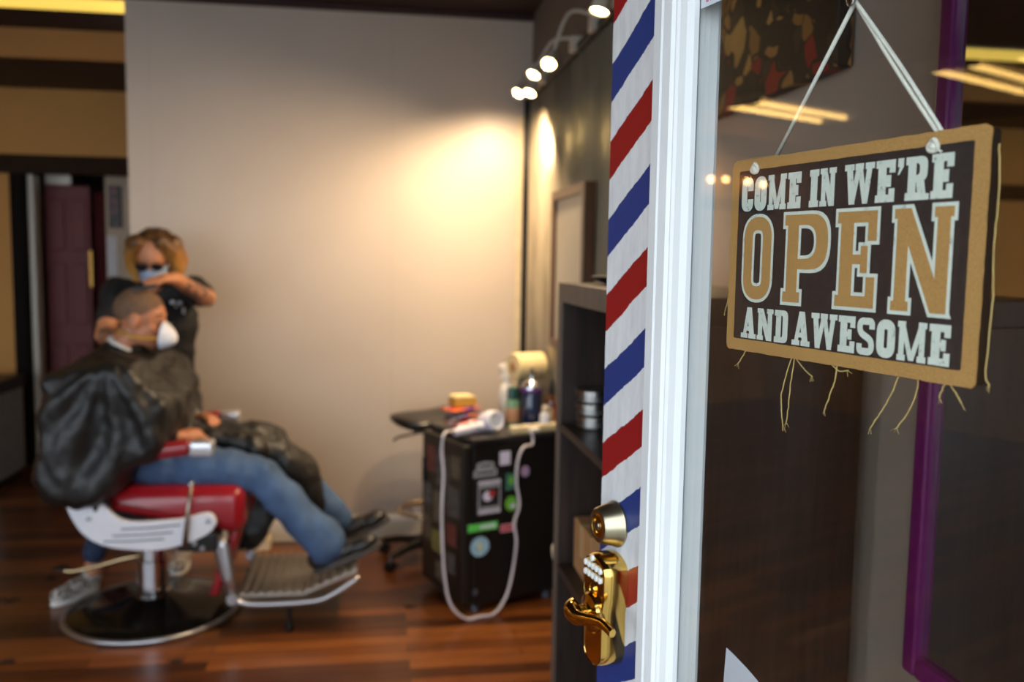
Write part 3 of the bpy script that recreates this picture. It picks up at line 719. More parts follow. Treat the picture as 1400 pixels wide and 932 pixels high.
# dish on top
obj_ = obj('shallow_dish', MB().lathe([(.05, 0), (.055, .002), (.085, .016), (.088, .02), (.084, .02), (.055, .006), (0, .005)], (.56, 1.93, 1.4905), n=36), blackp, smooth='auto')
tag(obj_, 'shallow black dish on top of the tall bookcase beside the striped post', 'dish')
# picture frame (whiteboard-like print) on the cladding
wf_ = thing('framed_picture', 'brown box frame with a blank pale print leaning on the metal cladding above the bookcase', 'picture', (.80, 3.55, 1.16))
fw = wood('walnut_frame', (62, 38, 20), (104, 68, 38), .4)
X0 = RW-.0285; Xf = .755
ya, yb, za, zb = 3.235, 3.86, 1.16, 1.835; fwid = .04
for lo, hi in (((Xf, ya, za), (X0, ya+fwid, zb)), ((Xf, yb-fwid, za), (X0, yb, zb)), ((Xf, ya+fwid, zb-fwid), (X0, yb-fwid, zb)), ((Xf, ya+fwid, za), (X0, yb-fwid, za+fwid))):
    obj('frame_rail', MB().box(lo, hi), fw, wf_, bevel=.003)
obj('print', MB().box((Xf+.016, ya+fwid, za+fwid), (X0-.004, yb-fwid, zb-fwid)), mat('blank_print', (206, 196, 172), .5, 0, .03), wf_)
# painting above the bookcase
pt = thing('picture', 'dark crowded painting with ochre and red shapes seen through the door glass', 'painting', (RW-.02, 1.83, 1.89))
n = NT('crowded_painting'); vec = n.coord((1, 1, 1))
dist = n.n('ShaderNodeTexNoise'); dist.inputs['Scale'].default_value = 6; n.l(vec, dist.inputs['Vector'])
va = n.n('ShaderNodeVectorMath', _operation='MULTIPLY_ADD'); n.l(dist.outputs['Color'], va.inputs[0]); va.inputs[1].default_value = (.22, .22, .22); n.l(vec, va.inputs[2])
vor = n.n('ShaderNodeTexVoronoi'); vor.inputs['Scale'].default_value = 17; n.l(va.outputs[0], vor.inputs['Vector'])
sepc = n.n('ShaderNodeSeparateColor'); n.l(vor.outputs['Color'], sepc.inputs[0])
c = n.ramp(sepc.outputs[0], [(.0, lin((24, 18, 14))), (.25, lin((150, 104, 48))), (.45, lin((40, 28, 20))), (.6, lin((196, 148, 78))), (.74, lin((150, 18, 18))), (.82, lin((60, 44, 30))), (.95, lin((170, 120, 60)))], 'CONSTANT')
vd = n.n('ShaderNodeTexVoronoi', _feature='DISTANCE_TO_EDGE'); vd.inputs['Scale'].default_value = 17; n.l(va.outputs[0], vd.inputs['Vector'])
c = n.mix(n.math('LESS_THAN', vd.outputs[0], .05), c, lin((12, 9, 8)))
c = n.mix(n.math('MULTIPLY', n.noise(14, 4), .5), c, lin((40, 30, 22)))
n.l(c, n.b.inputs['Base Color']); n.b.inputs['Roughness'].default_value = .5
px0 = RW-.0065
obj('canvas', MB().box((px0-.03, 1.49, 1.892), (px0, 2.15, 2.37)), n.m, pt, bevel=.002)
# purple framed mirror
mr = thing('mirror', 'tall wall mirror in a thin purple frame seen through the door glass', 'mirror', (RW-.01, .85, .92))
pur = mat('purple_frame_paint', (118, 14, 104), .35, 0, .1, 8)
ya, yb, za, zb = .50, 1.215, .925, 2.25; g = .032
for lo, hi in (((RW-.028, ya, za), (RW-.0005, ya+g, zb)), ((RW-.028, yb-g, za), (RW-.0005, yb, zb)), ((RW-.028, ya+g, zb-g), (RW-.0005, yb-g, zb)), ((RW-.028, ya+g, za), (RW-.0005, yb-g, za+g))):
    obj('frame_rail', MB().box(lo, hi), pur, mr, bevel=.007, bseg=3)
n = NT('mirror_silver'); n.b.inputs['Metallic'].default_value = 1; n.b.inputs['Roughness'].default_value = .02
n.l(n.ramp(n.noise(4, 2), [(.3, (.62, .64, .66, 1)), (.7, (.66, .68, .70, 1))]), n.b.inputs['Base Color'])
obj('mirror_glass', MB().box((RW-.014, ya+g, za+g), (RW-.006, yb-g, zb-g)), n.m, mr)

# white waste bin behind the bookcase
bn = thing('waste_bin', 'tall off-white waste bin standing behind the bookcase by the black fridge', 'bin', (.645, 2.36, 0))
obj('bin_body', MB().lathe([(.115, 0), (.12, .004), (.150, .70), (.152, .72)], (.645, 2.36, 0), n=36), mat('bin_plastic', (206, 190, 168), .45, 0, .05), bn, smooth='auto')
obj('rim', MB().lathe([(.150, .705), (.160, .712), (.162, .735), (.155, .745), (.148, .742), (.146, .72), (0, .70)], (.645, 2.36, 0), n=36), mat('bin_plastic', (206, 190, 168)), bn, smooth='auto')

# ------------------------------------------------------------------ black fridge
FA = math.radians(21.5); FU = Vector((math.cos(FA), math.sin(FA), 0)); FN = Vector((-math.sin(FA), math.cos(FA), 0)); F0 = Vector((.408, 3.707, 0))
FT = .775
def fp(u, z, d): return F0+FU*u+FN*d+Vector((0, 0, z))
def fbox(u0_, u1_, z0, z1, d0, d1, mb=None): return (mb or MB()).prism([(u0_, z0), (u1_, z0), (u1_, z1), (u0_, z1)], lambda a, b, w: fp(a, b, w), d0, d1)
fr_ = thing('mini_fridge', 'black mini fridge covered in stickers under the barber supplies', 'fridge', F0+FU*.2+FN*.2)
fblk = mat('fridge_black', (16, 15, 15), .38, 0, .15, 6)
obj('cabinet_body', fbox(0, .43, .035, FT-.02, 0, .43), fblk, fr_, bevel=.006)
obj('top_cover', fbox(-.008, .438, FT-.02, FT, -.008, .44), mat('fridge_top_grey', (40, 38, 38), .4), fr_, bevel=.005)
dd = obj('fridge_door', fbox(-.045, -.004, .045, FT-.03, .004, .426), mat('fridge_door_black', (24, 22, 20), .4, 0, .3, 10), fr_, bevel=.006)
obj('handle', fbox(-.055, -.045, .50, .62, .39, .41), blackp, dd, bevel=.003)
for u_ in (.03, .40):
    for d_ in (.03, .38):
        obj('foot', MB().lathe([(.02, 0), (.02, .012), (.012, .036)], fp(u_, 0, d_), n=16), mat('foot_grey', (70, 74, 84), .5), fr_, smooth='auto')
obj('hinge', MB().lathe([(.012, 0), (.012, .01)], fp(.012, .10, -.002), -FN, 14), mat('foot_grey', (70, 74, 84)), fr_)
# stickers (pixel picked, on the front face)
def fuz(px, py):
    p = on_plane(px, py, FN, FN.dot(F0)); q = p-F0; return q.dot(FU), q.z
def sticker(px, py, w, h, m, label, shape='rect', layers=()):
    u_, z_ = fuz(px, py); w *= .5; h *= .5
    if shape == 'round': P = [(u_+w*math.cos(2*PI*k/28), z_+h*math.sin(2*PI*k/28)) for k in range(28)]
    elif shape == 'arch': P = [(u_-w, z_-h), (u_+w, z_-h), (u_+w, z_-h*.1), (u_+w*.75, z_), (u_+w*.72, z_+h*.8), (u_, z_+h), (u_-w*.72, z_+h*.8), (u_-w*.75, z_), (u_-w, z_-h*.1)]
    else: P = [(u_-w, z_-h), (u_+w, z_-h), (u_+w, z_+h), (u_-w, z_+h)]
    o = obj('sticker', MB().prism(P, lambda a, b, w_: fp(a, b, w_), -.0012, -.0001), m, fr_); o['label'] = label
    for i, (nm, ox, oz, lw, lh, lm, sh) in enumerate(layers):
        cx_, cz_ = u_+ox*w, z_+oz*h; a, b = lw*w, lh*h
        if sh == 'round': Q = [(cx_+a*math.cos(2*PI*k/20), cz_+b*math.sin(2*PI*k/20)) for k in range(20)]
        else: Q = [(cx_-a, cz_-b), (cx_+a, cz_-b), (cx_+a, cz_+b), (cx_-a, cz_+b)]
        obj(nm, MB().prism(Q, lambda a_, b_, w_: fp(a_, b_, w_), -.0013-.0002*(i+1), -.0012), lm, o)
sg = mat('sticker_grey', (150, 152, 158), .5, 0, .25, 120); sw = mat('sticker_white', (214, 210, 232), .5); sk_ = mat('sticker_black', (30, 28, 32), .5)
sred = mat('sticker_red', (168, 44, 50), .5); sgr = mat('sticker_green', (110, 184, 60), .5); slg = mat('sticker_lime', (96, 206, 90), .5); sbl = mat('sticker_blue', (150, 190, 210), .5, 0, .2, 60)
spk = mat('sticker_pink', (214, 140, 150), .5, 0, .2, 90); stl = mat('sticker_teal', (60, 110, 96), .5, 0, .4, 60); slav = mat('sticker_lavender', (190, 160, 190), .5); syl = mat('sticker_yellow', (214, 200, 110), .5)
sd1 = mat('worn_brown_print', (92, 80, 64), .5, 0, .5, 40); sd2 = mat('worn_grey_print', (78, 74, 72), .5, 0, .5, 50); sd3 = mat('worn_red_print', (104, 52, 46), .5, 0, .5, 50); sd4 = mat('worn_olive_print', (120, 112, 60), .5, 0, .4, 50)
sticker(663.5, 641, .115, .068, sg, 'grey badge-shaped sticker', 'arch', [('dark_line', 0, .45, .5, .10, sk_, 'rect'), ('dark_line', 0, -.45, .8, .12, sk_, 'rect')])
sticker(690.5, 626, .053, .060, sw, 'pale lavender square sticker')
sticker(718, 644, .043, .050, slav, 'round pink sticker', 'round')
sticker(669, 679, .112, .150, sg, 'grey poster sticker with a red and white emblem', 'rect', [('dark_panel', 0, 0, .85, .55, sk_, 'rect'), ('white_shape', -.15, .05, .42, .30, sw, 'round'), ('red_shape', .22, .18, .3, .2, sred, 'round')]+[('white_mark', -.8+.4*k, s_, .12, .08, sw, 'rect') for k in range(5) for s_ in (.88, -.86)])
sticker(698, 658, .050, .075, stl, 'teal sticker', 'rect', [('green_shape', .1, .1, .5, .5, sgr, 'round')])
sticker(699, 688, .060, .066, sgr, 'round green sticker', 'round', [('white_shape', .3, -.35, .45, .4, sw, 'round')])
sticker(660, 720, .145, .034, slg, 'long lime green lettered sticker', 'rect', [('white_mark', -.1+.22*k, 0, .08, .5, sw, 'rect') for k in range(5)])
sticker(694.5, 721, .078, .034, spk, 'pink lettered sticker', 'rect', [('white_mark', -.7+.4*k, 0, .14, .55, sred, 'rect') for k in range(4)])
sticker(656, 747, .090, .088, sbl, 'round pale blue sticker', 'round', [('yellow_shape', 0, 0, .18, .45, syl, 'round')])
for k, (dd_, z_, w_, h_, m_) in enumerate(((.08, .64, .09, .10, sd1), (.21, .60, .12, .15, sd2), (.33, .63, .09, .12, sd3), (.10, .48, .12, .13, sd2), (.25, .42, .10, .14, sd1), (.36, .46, .07, .10, sd2), (.12, .33, .10, .10, sd3), (.26, .26, .12, .10, sd4), (.37, .30, .07, .12, sd1), (.12, .20, .08, .09, sd2), (.22, .13, .10, .08, sd1))):
    P = [(dd_-w_/2, z_-h_/2), (dd_+w_/2, z_-h_/2), (dd_+w_/2, z_+h_/2), (dd_-w_/2, z_+h_/2)]
    o = obj('sticker', MB().prism(P, lambda a, b, w: fp(-.045-w, b, a), .0002, .0012), m_, dd)

# ------------------------------------------------------------------ supplies on the fridge
def ft(px, py, dep=.1, z=None):
    "point on the fridge top at depth dep, under pixel px"
    q = on_plane(px, py, FN, FN.dot(F0)+dep); return Vector((q.x, q.y, FT if z is None else z))
def bottle(name, label, cat, base, prof, m, cap_prof=None, cap_m=None, band=None):
    t = thing(name, label, cat, base)
    obj('bottle_body', MB().lathe(prof, base, n=28), m, t, smooth='auto')
    if cap_prof: obj('cap', MB().lathe(cap_prof, base, n=24), cap_m, t, smooth='auto')
    if band: obj('paper_label', MB().lathe([(band[0], band[1]), (band[0]+.0006, band[1]), (band[0]+.0006, band[2]), (band[0], band[2])], base, n=28), band[3], t, smooth='auto')
    return t
# tall jar of blue disinfectant with combs
b = ft(726, 595, .12); navy = mat('navy_liquid', (16, 34, 66), .12, 0, .1, 5, coat=.5)
t = bottle('disinfectant_jar', 'tall dark blue disinfectant jar with a purple rim and steel lid on the fridge', 'jar', b, [(.045, 0), (.047, .004), (.047, .17), (.044, .175)], navy, [(.049, .175), (.049, .195), (.046, .20), (.03, .215), (.012, .222), (.008, .25), (.012, .262), (.008, .272), (0, .274)], chrome)
obj('rim', MB().lathe([(.0485, .165), (.050, .168), (.050, .180), (.0485, .183)], b, n=28), mat('purple_rim', (86, 34, 110), .35), t, smooth='auto')
# green bottle with teal cap
b = ft(700, 590, .20)
bottle('lotion_bottle', 'green-topped lotion bottle with a pink label left of the blue jar', 'bottle', b, [(.030, 0), (.032, .004), (.032, .105), (.028, .118), (.018, .124)], mat('sea_green_plastic', (110, 150, 120), .4), [(.022, .122), (.026, .126), (.024, .175), (.014, .18), (0, .18)], mat('teal_cap', (20, 70, 64), .35), (.0322, .02, .085, mat('peach_label', (196, 150, 120), .5, 0, .25, 60)))
# white spray bottle behind
b = fp(.375, FT, .38)
t = bottle('spray_bottle', 'white spray bottle standing behind the green-topped lotion bottle', 'bottle', b, [(.034, 0), (.036, .004), (.036, .13), (.030, .155), (.014, .175), (.014, .185)], whitep)
obj('trigger_head', MB().prism([(-.030, .195), (-.040, .215), (-.036, .232), (.018, .232), (.022, .215), (.018, .185), (-.012, .185), (-.014, .195)], lambda a, b_, w: b+FU*a+FN*w+Vector((0, 0, b_+.03)), -.011, .011), whitep, t, bevel=.003)
obj('trigger', MB().prism([(-.026, .195), (-.034, .165), (-.028, .163), (-.014, .190)], lambda a, b_, w: b+FU*a+FN*w+Vector((0, 0, b_+.03)), -.006, .006), whitep, t)
obj('collar', MB().lathe([(.018, .185), (.018, .215), (.012, .222)], b, n=20), whitep, t, smooth='auto')
# amber bottle and dark brush cup behind the small bottle
b = ft(753, 590, .10)
bottle('amber_bottle', 'brown bottle with a pointed black cap between the jar and the red bottle', 'bottle', b, [(.024, 0), (.026, .003), (.026, .12), (.018, .14), (.011, .15)], mat('amber_glass', (88, 44, 18), .15, 0, .1, coat=.4), [(.013, .148), (.013, .172), (.006, .19), (.004, .215), (0, .216)], blackp, (.0262, .03, .09, mat('cream_label', (190, 170, 130), .6)))
# red bottle
b = ft(764, 592, .025)
bottle('red_bottle', 'slim red bottle with a pale cap at the right end of the fridge top', 'bottle', b, [(.020, 0), (.022, .003), (.022, .11), (.016, .122)], mat('red_plastic', (150, 34, 22), .35), [(.017, .121), (.018, .125), (.018, .150), (.015, .153), (0, .153)], mat('peach_cap', (214, 160, 128), .4))
# small white bottle in front
b = ft(745, 590, .035)
bottle('dropper_bottle', 'small white bottle standing in front of the brown bottle above the power strip', 'bottle', b, [(.024, 0), (.026, .003), (.026, .062), (.022, .075), (.012, .082), (.012, .09)], mat('milky_plastic', (206, 206, 214), .35), [(.0145, .085), (.0145, .108), (.012, .111), (0, .111)], mat('cream_cap', (214, 204, 180), .4))
# paper towel roll / cream tissue pack on a stand
b = fp(.395, FT, .265)
t = thing('paper_towel_roll', 'cream roll of paper lying across the bottles at the back, catching warm light', 'paper roll', b)
obj('stand', MB().box(b+Vector((-.02, -.03, 0)), b+Vector((.02, .03, .20))), blackp, t, bevel=.004)
ax = FU
obj('roll', MB().lathe([(.018, 0), (.062, 0), (.066, .004), (.066, .150), (.062, .154), (.018, .154)], b-ax*.052+Vector((0, 0, .262)), ax, 32), mat('cream_paper', (224, 202, 150), .8, 0, .04, 40), t, smooth='auto')
obj('core', MB().lathe([(.018, -.004), (.022, -.004), (.022, .158), (.018, .158)], b-ax*.052+Vector((0, 0, .262)), ax, 20), kraft, t, smooth='auto')
# power strip along the front edge
t = thing('power_strip', 'cream power strip lying along the front edge of the fridge top', 'power strip', fp(.30, FT, .015))
obj('strip_body', fbox(.190, .437, FT+.0005, FT+.034, -.004, .042), mat('cream_plastic', (206, 190, 150), .45), t, bevel=.007)
for k in range(3): obj('socket', fbox(.20+k*.06, .232+k*.06, FT+.034, FT+.0355, .004, .034), whitep, t, bevel=.001)

# hair dryer: lies on top edge, cord loops down and back to the strip
hd = thing('hair_dryer', 'white hair dryer lying on the fridge, its white cord looping down to the floor', 'hair dryer', fp(.05, FT, .03))
A = fp(.140, FT+.050, .105); Bv = (FU*.98+FN*-.18).normalized()
obj('barrel', MB().lathe([(.030, -.075), (.034, -.07), (.043, -.03), (.047, .0), (.045, .03), (.040, .045), (.036, .047), (.030, .040)], A, Vector((.25, -.55, .12)), 28), mat('dryer_white', (222, 220, 232), .3, 0, .03), hd, smooth='auto')
obj('rear_grille', MB().lathe([(.032, .038), (.032, .041), (0, .043)], A, Vector((.25, -.55, .12)), 24), mat('grille_grey', (176, 184, 200), .4), hd, smooth='auto')
obj('dryer_grip', MB().cap([A+Vector((-.01, .01, -.02)), A-FU*.11+Vector((0, -.02, -.024)), A-FU*.175+Vector((0, -.028, -.030))], [.026, .022, .017], flat=.8), mat('dryer_white', (222, 220, 232)), hd, smooth=True)
obj('switch', MB().rbox(A-FU*.08+Vector((0, -.048, -.02)), A-FU*.055+Vector((0, -.036, -.008)), .002), mat('grille_grey', (96, 130, 150)), hd)
pl_ = lambda px, py, d_=-.05: on_plane(px, py, FN, FN.dot(F0)+d_)
cpts = [A-FU*.175+Vector((0, -.028, -.028)), pl_(608, 592), pl_(604, 615), pl_(606, 650), pl_(604, 700), pl_(605, 745), pl_(608, 790), pl_(616, 826), pl_(636, 845), pl_(656, 856), pl_(676, 842), pl_(692, 815), pl_(701, 780), pl_(706, 740), pl_(703, 715), pl_(710, 690), pl_(706, 660), pl_(708, 630), pl_(716, 611), pl_(728, 607, -.03), fp(.275, FT+.018, -.022)]
for p in cpts: p.z = max(p.z, .008)
obj('cord', MB().tube(smoothpath(cpts, 8), .0058, 10), mat('cord_white', (214, 208, 214), .4), hd, smooth=True)
obj('plug', MB().tube([fp(.262, FT+.018, -.026), fp(.285, FT+.018, -.022), fp(.31, FT+.018, -.019)], [.008, .013, .012], 12), whitep, hd, smooth='auto')

# wipes packets and yellow box
def packet(name, label, c, ang, L, Wd, H_, m, tip=None):
    e = Vector((math.cos(ang), math.sin(ang), 0)); f_ = Vector((-math.sin(ang), math.cos(ang), 0)); mb = MB(); N = 12; vs = []; fs = []
    for i in range(N+1):
        t_ = i/N; hh = H_*(math.sin(PI*min(max(t_*1.0, .02), .98))**.45); row = []
        for k in range(10):
            a = 2*PI*k/10; row.append(c+e*(t_-.5)*L+f_*math.cos(a)*Wd/2*(1-.05*math.sin(a)**2)+Vector((0, 0, H_/2+math.sin(a)*hh/2*.98)))
        vs += row
    for i in range(N):
        for k in range(10): fs.append((i*10+k, i*10+(k+1) % 10, (i+1)*10+(k+1) % 10, (i+1)*10+k))
    fs += [tuple(range(9, -1, -1)), tuple(N*10+k for k in range(10))]
    mb.add(vs, fs); o = obj(name, mb, m, smooth=True); return tag(o, label, 'packet', 'packets heaped beside the hair dryer')
def printed(name, cols, sc):
    n = NT(name); n.l(n.ramp(n.noise(sc, 2, n.coord((1, 2.5, 2.5))), [(p, lin(c_)) for p, c_ in cols], 'CONSTANT'), n.b.inputs['Base Color']); n.b.inputs['Roughness'].default_value = .3; return n.m
pr1 = printed('wrap_orange_blue', [(.0, (206, 70, 34)), (.45, (224, 120, 60)), (.55, (70, 60, 140)), (.62, (214, 80, 40))], 14)
pr2 = printed('wrap_orange_white', [(.0, (214, 72, 40)), (.48, (232, 226, 224)), (.58, (210, 60, 36))], 12)
pr3 = printed('wrap_grey_purple', [(.0, (86, 84, 110)), (.5, (120, 60, 130)), (.6, (200, 120, 60))], 12)
packet('wipes_packet', 'orange and white wipes packet directly behind the hair dryer grip', fp(.10, FT+.0005, .245), FA+.15, .19, .12, .045, pr2)
packet('wipes_packet', 'grey and purple wipes packet in the middle of the small heap', fp(.085, FT+.046, .26), FA+.3, .18, .11, .026, pr3)
packet('wipes_packet', 'orange and blue wipes packet on top of the small heap', fp(.075, FT+.073, .27), FA+.2, .17, .11, .024, pr1)
yb_ = thing('tissue_box', 'small yellow box with a pale top on the fridge behind the wipes packets', 'box', fp(.08, FT+.098, .26))
c_ = fp(.085, FT+.0985, .275)
obj('box_body', MB().prism([(-.055, 0), (.055, 0), (.055, .036), (-.055, .036)], lambda a, b, w: c_+FU*a+FN*w+Vector((0, 0, b)), -.035, .035), mat('ochre_card', (196, 146, 56), .6, 0, .08), yb_, bevel=.002)
obj('box_top', MB().prism([(-.056, .036), (.050, .036), (.040, .047), (-.05, .050)], lambda a, b, w: c_+FU*a+FN*w+Vector((0, 0, b)), -.036, .036), mat('pale_yellow_card', (236, 212, 150), .6), yb_, bevel=.003)

# ================================================================== SADDLE STOOL
sc_ = Vector((.25, 4.44, 0))
t = thing('saddle_stool', 'black saddle stool with a chrome foot ring near the far wall', 'stool', sc_)
leather = mat('black_leather', (22, 19, 18), .32, 0, .15, 20, .05)
mb = MB(); N = 14; M_ = 24; vs = []; fs = []
ang = math.radians(18)
for j in range(N+1):
    r = math.sin(PI/2*j/N) if j <= N else 1
    for k in range(M_):
        a = 2*PI*k/M_; x = r*.165*math.cos(a); y = r*.150*math.sin(a)*(1-.18*math.cos(a))
        z = .752+.018*math.sqrt(max(0, 1-r*r))+.045*max(0, x/.185)**2-.020*(y/.15)**2
        x_, y_ = x*math.cos(ang)-y*math.sin(ang), x*math.sin(ang)+y*math.cos(ang); vs.append(sc_+Vector((x_-.02, y_, z)))
for j in range(N+1):
    r = math.cos(PI/2*j/N)
    for k in range(M_):
        a = 2*PI*k/M_; R = max(r, .02); x = R*.165*math.cos(a)*1.01; y = R*.150*math.sin(a)*(1-.18*math.cos(a))*1.01
        z = .752-.075*math.sin(PI/2*j/N)**.8+.045*max(0, x/.185)**2-.020*(y/.15)**2
        x_, y_ = x*math.cos(ang)-y*math.sin(ang), x*math.sin(ang)+y*math.cos(ang); vs.append(sc_+Vector((x_-.02, y_, z)))
for j in range(2*N+1):
    for k in range(M_): fs.append((j*M_+k, j*M_+(k+1) % M_, (j+1)*M_+(k+1) % M_, (j+1)*M_+k))
obj('seat', mb.add(vs, fs), leather, t, smooth=True)
obj('seat_plate', MB().box(sc_+Vector((-.07, -.06, .665)), sc_+Vector((.07, .06, .69))), blackm, t, bevel=.004)
obj('height_lever', MB().tube([sc_+Vector((-.03, -.03, .668)), sc_+Vector((-.15, -.09, .655)), sc_+Vector((-.17, -.10, .64))], .006, 8), blackm, t, smooth=True)
obj('column', MB().lathe([(.024, .08), (.024, .30), (.019, .302), (.019, .42), (.013, .422), (.013, .67)], sc_, n=24), chrome, t, smooth='auto')
obj('hub', MB().lathe([(.045, .07), (.05, .08), (.045, .125), (.027, .135)], sc_, n=24), blackp, t, smooth='auto')
fr2 = obj('foot_ring', MB().tube([sc_+Vector((.14*math.cos(a), .14*math.sin(a), .262)) for a in [2*PI*k/40 for k in range(40)]], .010, 10, closed=True), mat('bronze_chrome', (196, 170, 130), .18, 1), t, smooth=True)
for k in range(3):
    a = 2*PI*k/3+.5; obj('ring_spoke', MB().tube([sc_+Vector((.022*math.cos(a), .022*math.sin(a), .24)), sc_+Vector((.135*math.cos(a), .135*math.sin(a), .26))], .006, 8), chrome, fr2, smooth=True)
for k in range(5):
    a = 2*PI*k/5+2.6; d_ = Vector((math.cos(a), math.sin(a), 0))
    lg = obj('leg', MB().tube([sc_+d_*.03+Vector((0, 0, .10)), sc_+d_*.15+Vector((0, 0, .088)), sc_+d_*.245+Vector((0, 0, .068))], [.024, .019, .014], 10), blackp, t, smooth='auto')
    e = d_.cross(Vector((0, 0, 1)))
    obj('caster', MB().lathe([(.010, -.022), (.024, -.022), (.026, -.018), (.026, -.005), (.018, -.004), (.018, .004), (.026, .005), (.026, .018), (.024, .022), (.010, .022)], sc_+d_*.245+Vector((0, 0, .027)), e, 18), blackp, lg, smooth='auto')
    obj('caster_stem', MB().tube([sc_+d_*.245+Vector((0, 0, .045)), sc_+d_*.245+Vector((0, 0, .08))], .008, 8), steel, lg)

# ================================================================== BARBER CHAIR
cx, cy = -.957, 3.90
bc = thing('barber_chair', 'red and white barber chair on a round dark base with a chrome column', 'barber chair', (cx, cy, 0))
redv = mat('red_vinyl', (140, 20, 30), .30, 0, .08, 10, .04, coat=.3)
whe = mat('chair_white_enamel', (218, 218, 224), .35, 0, .03, coat=.2)
dchr = mat('dark_chrome', (70, 66, 62), .16, .9, .1)
alum = mat('cast_aluminium', (170, 168, 170), .3, .9, .06, 30)
obj('base', MB().lathe([(.355, 0), (.36, .006), (.355, .018), (.335, .026), (.25, .036), (.14, .052), (.085, .075), (.06, .085), (.0, .085)], (cx, cy, 0), n=64), mat('base_black_chrome', (40, 36, 33), .14, .7, .15), bc, smooth='auto')
obj('base_rim', MB().tube([Vector((cx+.352*math.cos(a), cy+.352*math.sin(a), .013)) for a in [2*PI*k/72 for k in range(72)]], .0125, 10, closed=True), alum, bc, smooth=True)
obj('column', MB().lathe([(.072, .075), (.074, .10), (.064, .105), (.062, .235), (.054, .237), (.054, .40)], (cx, cy, 0), n=32), chrome, bc, smooth='auto')
pp = smoothpath([(cx-.05, cy-.02, .255), (cx-.12, cy-.03, .245), (cx-.22, cy-.02, .215), (cx-.33, cy, .19), (cx-.37, cy+.01, .20)], 5)
pd = obj('pump_lever', MB().tube(pp, .010, 10), mat('bronze_chrome', (196, 170, 130)), bc, smooth=True)
obj('pedal', MB().ell((cx-.375, cy+.01, .203), (.035, .028, .010)), blackp, pd, smooth=True)
obj('seat_frame', MB().rbox((cx-.20, cy-.19, .39), (cx+.26, cy+.19, .46), .012), blackm, bc)
sb = MB().rbox((cx-.10, cy-.285, .425), (cx+.425, cy+.285, .605), .05, 5)
for v in sb.v:                                                       # front end deeper, back of the cushion tapers up, slight crown
    if v.x > cx+.25: v.z -= .012*((v.x-cx-.25)/.17) if v.z < .5 else 0
    if v.z < .5: v.z += .085*max(0, min(1, (cx+.28-v.x)/.30))
    if v.z > .55: v.z += .012*(1-((v.y-cy)/.285)**2)
obj('seat_cushion', sb, redv, bc, smooth=True)
bb = MB().rbox((-.06, -.275, 0), (.05, .275, .50), .04, 4)
for v in bb.v: v.x, v.z = cx-.15+v.x-.20*v.z, .60+v.z*.80; v.y += cy
obj('backrest', bb, redv, bc, smooth=True)
def side_xz(px, py): p = at_y(px, py, cy-.315); return p.x, p.z
for sgn in (-1, 1):
    yy = cy+sgn*.315; g_ = 1 if sgn < 0 else -1
    raw = [(92, 692), (100, 683), (112, 684), (130, 681), (146, 693), (160, 706), (180, 712), (215, 711), (250, 708), (278, 701), (290, 702), (296, 712), (292, 722), (278, 733), (250, 744), (215, 751), (172, 750), (140, 744), (118, 732), (104, 716)]
    P = [side_xz(*p) for p in raw]; Ps = []
    for i in range(len(P)):
        p0, p1, p2, p3 = [Vector((*P[(i+k) % len(P)], 0)) for k in (-1, 0, 1, 2)]
        for k in range(4):
            t_ = k/4; q = .5*((2*p1)+(p2-p0)*t_+(2*p0-5*p1+4*p2-p3)*t_*t_+(3*p1-p0-3*p2+p3)*t_**3); Ps.append((q.x, q.y))
    o = obj('side_panel', MB().prism(Ps, lambda a, b, w: (a, w, b), yy-.013, yy+.013), whe, bc, bevel=.005)
    f_ = yy+sgn*.0132
    for (a, b) in (((167, 722), (248, 716)), ((155, 731), (238, 726)), ((143, 739), (226, 735))):
        A, B = side_xz(*a), side_xz(*b)
        obj('slot', MB().tube([(A[0], f_, A[1]), ((A[0]+B[0])/2, f_, (A[1]+B[1])/2-.003), (B[0], f_, B[1])], .0028, 8), blackp, o)
    for a in ((123, 707), (286, 710)):
        A = side_xz(*a); obj('bolt', MB().lathe([(.010, 0), (.010, .003), (.006, .005), (0, .005)], (A[0], f_, A[1]), (0, sgn, 0), 16), steel, o, smooth='auto')
    # armrest
    ay = cy+sgn*.335
    a0, a1 = at_y(205, 617, cy-.335), at_y(293, 611, cy-.335)
    ar = MB().rbox((a0.x-.14, ay-.038, a1.z-.028), (a1.x-.085, ay+.038, a1.z+.030), .02, 4)
    for v in ar.v: v.z -= .04*max(0, (a1.x-.20-v.x)/.2)
    arm_ = obj('armrest', ar, redv, bc, smooth=True)
    obj('armrest_cap', MB().rbox((a1.x-.088, ay-.040, a1.z-.029), (a1.x-.0, ay+.040, a1.z+.028), .009, 3), mat('cap_chrome', (214, 212, 214), .25, .7), arm_, smooth='auto')
    obj('armrest_post', MB().tube([(a1.x-.45, cy+sgn*.30, .50), (a1.x-.45, ay, .62), (a1.x-.40, ay, a1.z-.06)], [.016, .018, .014], 10), dchr, arm_, smooth=True)
    # front arm of the footrest: flat casting going down, then bar forward and up
    fy = cy+sgn*.27
    pts = [at_y(p[0], p[1], cy-.27) for p in ((293, 735), (303, 748), (312, 790), (318, 818), (345, 826), (425, 822), (455, 812), (491, 789))]
    pts = [Vector((p.x, fy, p.z)) for p in pts]
    lg_ = obj('footrest_arm', MB().tube(pts[:4], [.030, .036, .026, .020], 10, flat=.45, side=(1, 0, 0)), alum, bc, smooth=True)
    obj('footrest_bar', MB().tube(smoothpath(pts[3:], 4), .0125, 10), alum, lg_, smooth=True)
    obj('joint', MB().lathe([(.022, -.018), (.024, -.014), (.024, .014), (.022, .018)], pts[3], (0, 1, 0), 18), alum, lg_, smooth='auto')
